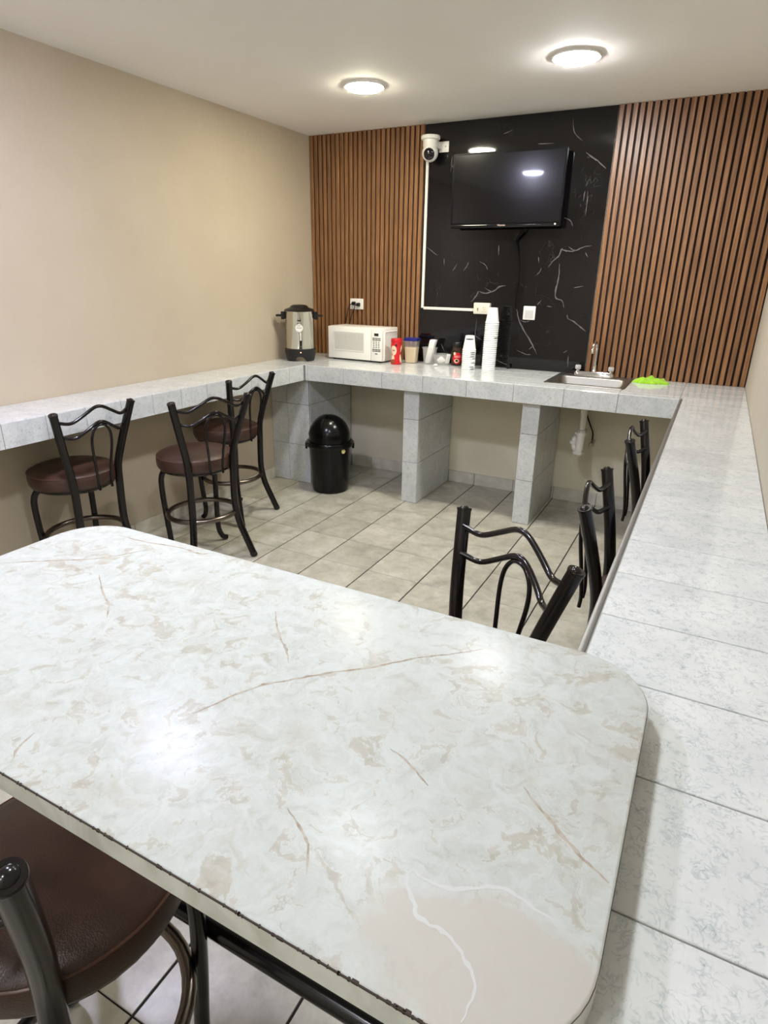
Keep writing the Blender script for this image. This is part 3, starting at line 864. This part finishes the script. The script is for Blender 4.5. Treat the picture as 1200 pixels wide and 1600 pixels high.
for s in (-1, 1):
    bm = bmesh.new()
    add_box(bm, s * 0.118 - 0.013, s * 0.118 + 0.013, -0.022, 0.022, 0.288, 0.342, bev=0.004)
    add_box(bm, s * 0.146 - 0.022, s * 0.146 + 0.022, -0.028, 0.028, 0.308, 0.322, bev=0.004)
    link('handle', finish(bm), M_BLKPL, ur)
g = link('sight_gauge', tube([(0, -0.112, 0.335), (0, -0.112, 0.19)], 0.0065, 12), M_CHROME, ur)
link('gauge_clip', lathe([(0.007, -0.004), (0.013, -0.004), (0.013, 0.004), (0.007, 0.004), (0.007, -0.004)], 14, (0, -0.112, 0.286)), M_BLKPL, g)
link('gauge_mount', box(-0.008, 0.008, -0.112, -0.100, 0.20, 0.34), M_CHROME, g)
tg = link('round_tag', lathe([(0, 0), (0.027, 0), (0.027, 0.0015), (0, 0.0015)], 28, (0, -0.119, 0.236), (0, -1, 0)), M_WHITEPL, ur)
tg['label'] = 'round white paper tag'
bm = bmesh.new()
add_box(bm, -0.014, 0.010, -0.1212, -0.1204, 0.250, 0.2535)
add_box(bm, -0.019, 0.019, -0.1212, -0.1204, 0.2355, 0.2385)
link('tag_print', finish(bm), M_GREYKEY, tg)
sp = link('spigot', tube(catmull([(0.008, -0.1, 0.112), (0.008, -0.122, 0.112), (0.008, -0.134, 0.106), (0.008, -0.136, 0.094)], 5), 0.0095, 12), M_BLKPL, ur)
link('spigot_lever', loft([[(a + 0.008, b - 0.134, 0.116) for a, b in rrect(-.008, .008, -.008, .008, .003)], [(a + 0.010, b - 0.140, 0.152) for a, b in rrect(-.009, .009, -.005, .005, .003)]]), M_BLKPL, sp)
link('spigot_post', tube([(0.008, -0.131, 0.145), (0.008, -0.118, 0.205)], 0.004, 8), M_WHITEPL, sp)

# ------------------------------------------------------------------ microwave
mw = thing('microwave', 'white countertop microwave oven in front of the left slats', 'microwave', (0.298, -0.268, HC), radians(-2.5))
MWW, MWD, MWH, MZ = 0.470, 0.222, 0.240, 0.010
link('cabinet', box(0, MWW, 0.012, MWD, MZ, MWH, bev=0.006, seg=2, smooth=40), M_MW, mw)
dr = link('door', box(0.002, 0.375, -0.006, 0.0125, MZ + 0.002, MWH - 0.002, bev=0.005, seg=2, smooth=40), M_MW, mw)
wr = link('window_frame', loft([[(a, -0.0065, b) for a, b in rrect(0.048, 0.318, 0.066, 0.204, 0.006)], [(a, -0.0085, b) for a, b in rrect(0.049, 0.317, 0.067, 0.203, 0.006)], [(a, -0.0085, b) for a, b in rrect(0.054, 0.312, 0.072, 0.198, 0.004)], [(a, -0.0062, b) for a, b in rrect(0.060, 0.306, 0.078, 0.192, 0.004)]], True, False), M_MWRING, dr)
link('window', box(0.060, 0.306, -0.0072, -0.0060, 0.078, 0.192), M_MWDOOR, dr)
cp = link('control_panel', box(0.377, MWW - 0.002, -0.006, 0.0125, MZ + 0.002, MWH - 0.002, bev=0.005, seg=2, smooth=40), M_MW, mw)
link('display', box(0.405, 0.440, -0.0078, -0.0058, 0.188, 0.206), M_BLKPL, cp)
bmk = box(-0.0045, 0.0045, -0.0075, -0.0058, -0.003, 0.003); bmk.materials.append(M_GREYKEY)
bmw = box(-0.010, 0.010, -0.0075, -0.0058, -0.0035, 0.0035); bmw.materials.append(M_GREYKEY)
for r in range(2):
    for c in range(3):
        link('button', bmw, None, cp, (0.400 + c * 0.0235, 0, 0.172 - r * 0.011))
for r in range(4):
    for c in range(3):
        link('button', bmk, None, cp, (0.402 + c * 0.0205, 0, 0.146 - r * 0.0125))
for r in range(2):
    for c in range(3):
        link('button', bmw, None, cp, (0.400 + c * 0.0235, 0, 0.094 - r * 0.011))
link('button', bmw, None, cp, (0.423, 0, 0.064))
link('side_moulding', tube([(MWW + 0.0005, 0.030, 0.022), (MWW + 0.0005, 0.030, 0.205), (MWW + 0.0005, 0.036, 0.214), (MWW + 0.0005, MWD - 0.01, 0.214)], 0.004, 8), M_MW, mw)
for fx in (0.03, MWW - 0.03):
    for fy in (0.035, MWD - 0.03):
        link('foot', lathe([(0, 0), (0.012, 0), (0.012, MZ + 0.002), (0, MZ + 0.002)], 12, (fx, fy, 0)), M_BLKMATT, mw)

# ------------------------------------------------------------------ items beside the microwave
def wallpatch(bm, r_at, a0, a1, shape, off=0.0006, na=10, nz=12):
    """print on a lathe surface: cells of an angle/height grid kept where shape(u,v) holds"""
    pass
cr = thing('creamer_bottle', 'red plastic creamer bottle with cream coloured label beside the microwave', 'bottle', (0.866, -0.262, HC), radians(30))
CP = [(0, 0.0), (0.034, 0.0), (0.038, 0.004), (0.0385, 0.02), (0.035, 0.045), (0.0325, 0.07), (0.034, 0.095), (0.038, 0.118), (0.039, 0.135), (0.0375, 0.148), (0.036, 0.152), (0, 0.152)]
link('bottle_body', lathe(CP, 28), M_RED, cr)
link('cap', lathe([(0, 0.151), (0.0385, 0.151), (0.0395, 0.154), (0.0395, 0.172), (0.037, 0.178), (0, 0.179)], 28), M_RED, cr)
def prad(z):
    for (r0, z0), (r1, z1) in zip(CP[1:], CP[2:]):
        if z0 <= z <= z1 and z1 > z0:
            return r0 + (r1 - r0) * (z - z0) / (z1 - z0)
    return 0.036
def wrap_blob(ac, zc, ra, rz, prad_, off, seg=20, rings=4):
    bm = bmesh.new()
    cen = bm.verts.new(((prad_(zc) + off) * cos(ac), (prad_(zc) + off) * sin(ac), zc))
    prev = None
    for i in range(1, rings + 1):
        f = i / rings
        row = []
        for k in range(seg):
            t = 2 * pi * k / seg
            a, z = ac + ra * f * cos(t), zc + rz * f * sin(t)
            r = prad_(z) + off
            row.append(bm.verts.new((r * cos(a), r * sin(a), z)))
        for k in range(seg):
            if prev is None:
                bm.faces.new((cen, row[k], row[(k + 1) % seg]))
            else:
                bm.faces.new((prev[k], row[k], row[(k + 1) % seg], prev[(k + 1) % seg]))
        prev = row
    return finish(bm, 60)
lb = link('label', wrap_blob(radians(-125), 0.098, 0.62, 0.034, prad, 0.0008), M_LABELCREAM, cr)
link('label', wrap_blob(radians(-138), 0.046, 0.42, 0.020, prad, 0.0009), M_LABELCREAM, cr)
link('label', wrap_blob(radians(-132), 0.022, 0.4, 0.016, prad, 0.0010), M_LABELBROWN, cr)
link('label', wrap_blob(radians(-25), 0.110, 0.3, 0.024, prad, 0.0009), M_LABELCREAM, cr)
link('label', wrap_blob(radians(-32), 0.040, 0.35, 0.030, prad, 0.0009), M_LABELCREAM, cr)
link('emblem', wrap_blob(radians(-96), 0.136, 0.2, 0.009, prad, 0.0012), M_LABELDARK, cr)
link('label_script', wrap_blob(radians(-125), 0.098, 0.28, 0.005, prad, 0.0014), mat('rose script print', srgb(190, 120, 110), 0.5), lb)

fl = thing('flour_tub', 'clear square tub of cream powder with a dark blue lid', 'tub', (0.925, -0.130, HC), radians(8))
def sq(r0, z, rad=0.012):
    return [(a, b, z) for a, b in rrect(-r0, r0, -r0, r0, rad)]
link('tub_wall', loft([sq(0.037, 0.001), sq(0.039, 0.004), sq(0.048, 0.148), sq(0.0495, 0.150), sq(0.0495, 0.158)], True, False), M_CLEAR, fl)
link('powder', loft([sq(0.0365, 0.004), sq(0.0445, 0.110), sq(0.043, 0.112)]), M_FLOURFILL, fl)
link('lid', loft([sq(0.051, 0.157), sq(0.0515, 0.161), sq(0.0515, 0.172), sq(0.047, 0.175), sq(0.045, 0.1725)]), M_BLUE, fl)

def round_tub(name, label, x, y, rb, rt, h, lip=0.003):
    t = thing(name, label, 'tub', (x, y, HC))
    link('tub_wall', lathe([(0, 0.001), (rb, 0.001), (rb + 0.002, 0.004), (rt, h - 0.008), (rt + lip, h - 0.007), (rt + lip, h), (rt, h), (rt - 0.0015, h - 0.008), (rb, 0.006), (0, 0.0045)], 28), M_CLEAR, t)
    return t
round_tub('plastic_tub', 'taller cloudy plastic deli tub holding a leaning wrapped bundle', 1.058, -0.105, 0.041, 0.052, 0.116, 0.005)
bd = tag(link('wrapped_bundle', loft([[(cx + a * s, cy + b * s, z) for a, b in rrect(-.021, .021, -.019, .019, .009)] for cx, cy, z, s in
      [(0.0, 0, 0.0, .8), (0.004, 0.0, 0.02, 1.0), (0.014, 0.002, 0.06, 1.03), (0.022, 0.003, 0.10, 1.08), (0.031, 0.004, 0.14, 1.12), (0.036, 0.004, 0.158, 1.15), (0.038, 0.004, 0.163, 1.0)]], smooth=45), M_NAPKIN, None, (1.046, -0.105, HC + 0.0062)),
     'white wrapped bundle leaning out of the taller deli tub', 'bundle')
round_tub('plastic_tub', 'low cloudy plastic bowl with crumpled paper beside the coffee jar', 1.155, -0.105, 0.050, 0.064, 0.074)
def crumple(r, seed, squash=0.8):
    bm = bmesh.new()
    bmesh.ops.create_icosphere(bm, subdivisions=3, radius=1)
    rg = random.Random(seed)
    dirs = [Vector((rg.gauss(0, 1), rg.gauss(0, 1), rg.gauss(0, 1))).normalized() for _ in range(14)]
    for v in bm.verts:
        d = max(v.co.dot(q) for q in dirs)
        v.co = v.co * (r * (0.55 + 0.45 * d ** 3 + 0.06 * rg.random()))
        v.co.z *= squash
    zmin = min(v.co.z for v in bm.verts)
    for v in bm.verts:
        v.co.z -= zmin
    return finish(bm, 35)
tag(link('crumpled_napkin', crumple(0.032, 3), M_NAPKIN, None, (1.150, -0.108, HC + 0.0062)), 'crumpled white paper inside the low bowl', 'napkin')
tag(link('paper_sachet', loft([[(a, b, 0) for a, b in rrect(-.013, .013, -.0025, .0025, .002)], [(a, b, 0.02) for a, b in rrect(-.014, .014, -.005, .005, .003)], [(a + .002, b, 0.062) for a, b in rrect(-.013, .013, -.001, .001, .0009)]]), M_NAPKIN, None, (1.194, -0.100, HC + 0.0135), (0.1, 0.12, 0.5)), 'white paper sachet standing in the low bowl', 'sachet')
tag(link('crushed_wrapper', crumple(0.017, 8, 0.5), M_NAPKIN, None, (1.150, -0.205, HC + 0.0003)), 'small crushed white wrapper on the counter before the bowl', 'wrapper')

jar = thing('coffee_jar', 'glass instant coffee jar with black lid and red label', 'jar', (1.255, -0.075, HC), radians(30))
JP = [(0, 0.001), (0.034, 0.001), (0.038, 0.005), (0.0385, 0.06), (0.038, 0.10), (0.032, 0.118), (0.030, 0.126)]
link('glass', lathe(JP + [(0, 0.126)], 28), M_JARGLASS, jar)
link('coffee', lathe([(0, 0.005), (0.035, 0.006), (0.0355, 0.085), (0, 0.087)], 24), M_COFFEE, jar)
link('lid', lathe([(0, 0.1265), (0.034, 0.1265), (0.035, 0.13), (0.035, 0.158), (0.032, 0.162), (0, 0.162)], 28), M_BLKPL, jar)
jr = lambda z: 0.0386
rl = link('label', wrap_blob(radians(-92), 0.052, 0.85, 0.040, jr, 0.0006), M_RED, jar)
link('label_band', wrap_blob(radians(-92), 0.064, 0.62, 0.008, jr, 0.0012), mat('pink label band', srgb(236, 128, 128), 0.5), rl)
link('label_cup', wrap_blob(radians(-98), 0.035, 0.44, 0.014, jr, 0.0012), M_LABELCREAM, rl)
link('label_coffee', wrap_blob(radians(-98), 0.036, 0.24, 0.008, jr, 0.0018), M_LABELDARK, rl)
link('label_spot', wrap_blob(radians(-122), 0.084, 0.22, 0.011, jr, 0.0014), M_LABELCREAM, rl)

# foam cups, nested upside down
CUPH = 0.098
cup_me = lathe([(0.0445, 0), (0.0465, 0.0015), (0.0465, 0.0075), (0.0435, 0.0095), (0.0305, CUPH - 0.004), (0.0285, CUPH), (0, CUPH)] + [(0, CUPH - 0.003), (0.028, CUPH - 0.004), (0.042, 0.008), (0.0425, 0.001), (0.0445, 0)], 24)
cup_me.materials.append(M_FOAM)
pr = lambda z: 0.0435 + (0.0305 - 0.0435) * (z - 0.0095) / (CUPH - 0.0135)
print_me = wrap_blob(radians(-40), 0.05, 0.5, 0.02, pr, 0.0005); print_me.materials.append(M_FOAMPRINT)
print_top = wrap_blob(radians(-75), CUPH - 0.022, 0.9, 0.005, pr, 0.0005); print_top.materials.append(M_FOAMPRINT)
rim_me = wrap_blob(radians(-28), 0.0045, 0.42, 0.0028, lambda z: 0.0466, 0.0004); rim_me.materials.append(M_FOAMPRINT)
def cup_stack(x, y, n, pitch, where, group, prints, lean=(0, 0)):
    ORD = 'first second third fourth fifth sixth seventh eighth ninth tenth eleventh twelfth thirteenth fourteenth fifteenth sixteenth seventeenth eighteenth nineteenth twentieth twenty-first twenty-second twenty-third'.split()
    for i in range(n):
        f = i / max(1, n - 1)
        c = link('foam_cup', cup_me, None, None, (x + lean[0] * f * f + random.uniform(-1, 1) * 0.0007, y + lean[1] * f * f, HC + 0.0003 + i * pitch), (0, 0, random.uniform(-.25, .25)))
        pos = 'bottom' if i == 0 else ('topmost' if i == n - 1 else None)
        lab = f'{pos} white foam cup of the {where}' if pos else f'white foam cup, {ORD[i]} from the bottom of the {where}'
        tag(c, lab, 'cup', group)
        if i == n - 1 and n < 15:
            link('print', print_top, None, c)
        elif i in prints:
            link('print', rim_me, None, c)
cup_stack(1.393, -0.205, 10, 0.0138, 'short stack of upturned cups', 'short stack of foam cups', (0, 1, 3, 5, 6, 7, 8))
cup_stack(1.523, -0.160, 23, 0.0139, 'tall stack of upturned cups', 'tall stack of foam cups', (15,), (0.004, 0))

# plug end on the counter behind the cups
pl = tag(link('loose_plug', loft([[(a, b, 0) for a, b in rrect(-.010, .010, -.008, .008, .003)], [(a, b, 0.028) for a, b in rrect(-.010, .010, -.008, .008, .003)]]), M_BLKPL, None, (1.625, -0.032, HC + 0.0003)),
    'small black plug standing on the counter against the marble panel', 'plug')

# ------------------------------------------------------------------ sink
sk = thing('sink', 'stainless steel drop-in sink set in the back counter', 'sink', (0, 0, HC))
sx0, sx1, sy0, sy1 = SINK
def sl(i, r, z, iy0=None, iy1=None):
    return [(a, b, z) for a, b in rrect(sx0 + i, sx1 - i, sy0 + (i if iy0 is None else iy0), sy1 - (i if iy1 is None else iy1), r, 6)]
link('basin', loft([sl(0.0, 0.02, 0.0006), sl(0.003, 0.02, 0.004), sl(0.010, 0.02, 0.0046),
                    sl(0.028, 0.04, 0.0036, 0.028, 0.115), sl(0.034, 0.045, -0.004, 0.034, 0.121), sl(0.038, 0.05, -0.09, 0.038, 0.125), sl(0.05, 0.05, -0.13, 0.05, 0.137), sl(0.085, 0.05, -0.142, 0.085, 0.17), sl(0.15, 0.04, -0.146, 0.15, 0.22),
                    sl(0.16, 0.04, -0.150, 0.16, 0.23), sl(0.08, 0.05, -0.148, 0.08, 0.165), sl(0.046, 0.05, -0.133, 0.046, 0.133), sl(0.034, 0.05, -0.09, 0.034, 0.121), sl(0.030, 0.045, -0.006, 0.030, 0.117), sl(0.022, 0.03, -0.001, 0.022, 0.05), sl(0.0, 0.02, 0.0006)], False, False, smooth=50), M_SINK, sk)
scx, scy = (sx0 + sx1) / 2, (sy0 + 0.038 + sy1 - 0.125) / 2
link('drain', lathe([(0, -0.140), (0.02, -0.140), (0.032, -0.142), (0.044, -0.1425), (0.044, -0.147), (0, -0.149)], 28, (scx, scy, 0)), M_CHROME, sk)

fa = thing('faucet', 'chrome two-handle sink faucet with a slim gooseneck spout', 'faucet', (2.208, -0.078, HC + 0.0046))
link('deck_plate', loft([[(a, b, 0.0) for a, b in rrect(-.128, .128, -.026, .026, .024, 6)], [(a, b, 0.016) for a, b in rrect(-.127, .127, -.025, .025, .023, 6)], [(a, b, 0.026) for a, b in rrect(-.118, .118, -.018, .018, .017, 6)]]), M_CHROME, fa)
for s in (-1, 1):
    k = link('handle', lathe([(0, 0.0255), (0.012, 0.0255), (0.012, 0.03), (0.009, 0.036), (0, 0.036)], 16, (s * 0.103, 0, 0)), M_CHROME, fa)
    kb = []
    for i in range(24):
        a = 2 * pi * i / 24
        kb.append((0.0165 if i % 4 < 2 else 0.0195, a))
    knob = loft([[(s * 0.103 + r * f * cos(a), r * f * sin(a), z) for r, a in kb] for f, z in ((0.8, 0.036), (1.0, 0.041), (1.0, 0.058), (0.8, 0.063))])
    link('acrylic_knob', knob, M_ACRYL, k)
sp = [(0, 0, 0.02), (0, 0, 0.05), (0, 0, 0.10), (0.0, -0.002, 0.16)] + [(-0.004, -0.034 - 0.034 * cos(pi - a), 0.172 + 0.036 * sin(a)) for a in [radians(q) for q in range(0, 181, 20)]][0:0]
sp += [(-0.002, -0.008, 0.190), (-0.004, -0.026, 0.212), (-0.006, -0.052, 0.218), (-0.008, -0.078, 0.208), (-0.009, -0.092, 0.186), (-0.0095, -0.096, 0.170)]
link('spout', tube(catmull(sp, 6), 0.0072, 14), M_CHROME, fa)
link('spout_collar', lathe([(0, 0.024), (0.017, 0.024), (0.016, 0.034), (0.0115, 0.042), (0.0115, 0.068), (0.008, 0.072), (0, 0.072)], 20), M_CHROME, fa)
link('aerator', lathe([(0, -0.012), (0.0105, -0.012), (0.0105, 0.012), (0.008, 0.015), (0, 0.015)], 16, (-0.0096, -0.0965, 0.162)), M_CHROME, fa)

# lime cloth
bm = bmesh.new()
rg = random.Random(11)
NX, NY = 34, 22
cw, chh = 0.205, 0.105
peaks = [(rg.uniform(-.8, .8), rg.uniform(-.7, .7), rg.uniform(0.09, 0.16), rg.uniform(0.006, 0.013)) for _ in range(16)]
grid = []
for j in range(NY + 1):
    row = []
    for i in range(NX + 1):
        u, v = -1 + 2 * i / NX, -1 + 2 * j / NY
        d = math.sqrt((u / 1.0) ** 2 + (v / 1.0) ** 2)
        edge_ = max(0.0, 1 - max(abs(u), abs(v)) ** 3)
        z = 0.016 * edge_ + sum(hh * math.exp(-((u - a) ** 2 + (v - b) ** 2) / (2 * s * s)) for a, b, s, hh in peaks) * edge_
        z += 0.006 * abs(sin(7 * u + 3 * v)) * edge_
        jag = 1 + 0.10 * sin(9 * math.atan2(v, u) + 1.3) * d + 0.06 * sin(17 * math.atan2(v, u)) * d
        sh = 1 - 0.22 * (abs(u * v)) 
        row.append(bm.verts.new((u * cw / 2 * jag * sh, v * chh / 2 * jag * sh, 0.003 + z)))
    grid.append(row)
for j in range(NY):
    for i in range(NX):
        bm.faces.new((grid[j][i], grid[j][i + 1], grid[j + 1][i + 1], grid[j + 1][i]))
ext = bmesh.ops.extrude_face_region(bm, geom=bm.faces[:])
for v in ext['geom']:
    if isinstance(v, bmesh.types.BMVert):
        v.co.z = max(0.0, v.co.z - 0.003)
tag(link('cleaning_cloth', finish(bm, 70), M_LIME, None, (2.560, -0.150, HC + 0.0004), (0, 0, radians(8))), 'crumpled lime green cleaning cloth on the counter beside the sink', 'cloth')

# ------------------------------------------------------------------ plumbing under the sink
dp = thing('drain_trap', 'white pvc drain trap hanging under the sink', 'pipe', (scx, scy, 0))
link('tailpiece', tube([(0, 0, HC - 0.150), (0, 0, 0.575)], 0.0205, 18), M_PVC, dp)
link('slip_nut', lathe([(0.0205, 0.55), (0.031, 0.552), (0.033, 0.575), (0.026, 0.59), (0.0205, 0.592)], 10, smooth=20), M_PVC, dp)
link('trap_body', lathe([(0, 0.556), (0.0245, 0.556), (0.027, 0.52), (0.0245, 0.47), (0.022, 0.452), (0, 0.45)], 18), M_PVC, dp)
link('return_leg', tube(catmull([(-0.006, 0.004, 0.462), (-0.026, 0.014, 0.458), (-0.040, 0.022, 0.478), (-0.042, 0.024, 0.515), (-0.040, 0.045, 0.535), (-0.036, 0.10, 0.538), (-0.03, 0.252, 0.538)], 6), 0.0185, 16), M_PVC, dp)
link('trap_nut', lathe([(0.0185, 0.488), (0.027, 0.49), (0.027, 0.508), (0.0185, 0.511)], 10, (-0.042, 0.024, 0), smooth=20), M_PVC, dp)
link('cleanout_cap', lathe([(0.0, 0.418), (0.020, 0.420), (0.036, 0.434), (0.036, 0.444), (0.026, 0.452), (0, 0.453)], 8, (-0.006, 0.004, 0), smooth=20), M_PVC, dp)
vl = thing('angle_valve', 'small metal angle valve with black hose on the wall under the sink', 'valve', (2.250, -0.0006, 0.440))
link('valve_body', tube([(0, 0, 0), (0, -0.05, 0)], 0.009, 12), M_BRASS, vl)
link('valve_handle', lathe([(0, 0), (0.012, 0), (0.015, 0.004), (0.012, 0.012), (0, 0.013)], 12, (0, -0.05, 0), (0, -1, 0)), M_BRASS, vl)
link('outlet', tube([(0, -0.028, 0), (0, -0.028, 0.03)], 0.008, 12), M_BRASS, vl)
link('hose', tube(catmull([(0, -0.028, 0.03), (-0.005, -0.03, 0.08), (-0.03, -0.04, 0.14), (-0.06, -0.045, 0.22), (-0.05, -0.05, 0.30)], 6), 0.005, 8), M_BLKMATT, vl)

# ------------------------------------------------------------------ dome-lid bin
bn = thing('trash_bin', 'round black plastic bin with a swing dome lid under the back counter', 'bin', (0.530, -0.635, 0), radians(33))
link('bucket', lathe([(0, 0.0), (0.122, 0.0), (0.130, 0.006), (0.133, 0.02), (0.149, 0.325), (0.151, 0.33), (0.151, 0.338), (0.146, 0.34), (0, 0.33)], 44), M_BINPL, bn)
rm = link('rim', lathe([(0.146, 0.334), (0.165, 0.336), (0.171, 0.345), (0.171, 0.362), (0.165, 0.372), (0.152, 0.374), (0.146, 0.366), (0.146, 0.334)], 44), M_BINPL, bn)
for s in (-1, 1):
    link('clip', box(s * 0.168 - 0.008, s * 0.168 + 0.008, -0.03, 0.03, 0.315, 0.362, bev=0.004), M_BINPL, rm)
dome = [(0.1495, 0.366)] + [(0.1495 * cos(a), 0.395 + 0.163 * sin(a)) for a in [pi / 2 * i / 14 for i in range(15)]]
dome[-1] = (0, dome[-1][1])
link('dome_lid', lathe(dome, 48, smooth=60), M_BINPL, bn)
# swing flap standing slightly proud on one side
bm = bmesh.new()
rows = []
for i in range(13):
    p = -0.95 + 1.9 * i / 12
    row = []
    for j in range(13):
        a = radians(8) + radians(72) * j / 12
        R_, Z_ = 0.1535, 0.167
        rot = radians(200) + p * 0.85
        row.append(bm.verts.new((R_ * cos(a) * cos(rot), R_ * cos(a) * sin(rot), 0.395 + Z_ * sin(a))))
    rows.append(row)
for i in range(12):
    for j in range(12):
        bm.faces.new((rows[i][j], rows[i + 1][j], rows[i + 1][j + 1], rows[i][j + 1]))
ext = bmesh.ops.extrude_face_region(bm, geom=bm.faces[:])
for v in ext['geom']:
    if isinstance(v, bmesh.types.BMVert):
        v.co = Vector((v.co.x * 0.985, v.co.y * 0.985, 0.395 + (v.co.z - 0.395) * 0.985))
link('swing_flap', finish(bm, 50), M_BINPL, bn)
ta = radians(-52)
tagm = lathe([(0, 0), (0.0165, 0), (0.0165, 0.003), (0.005, 0.003), (0.004, 0.0015), (0, 0.0015)], 20, (0.152 * cos(ta), 0.152 * sin(ta), 0.318), (cos(ta), sin(ta), 0))
o = link('round_sticker', tagm, M_YELLOWTAG, bn)
o['label'] = 'round pale yellow tag'
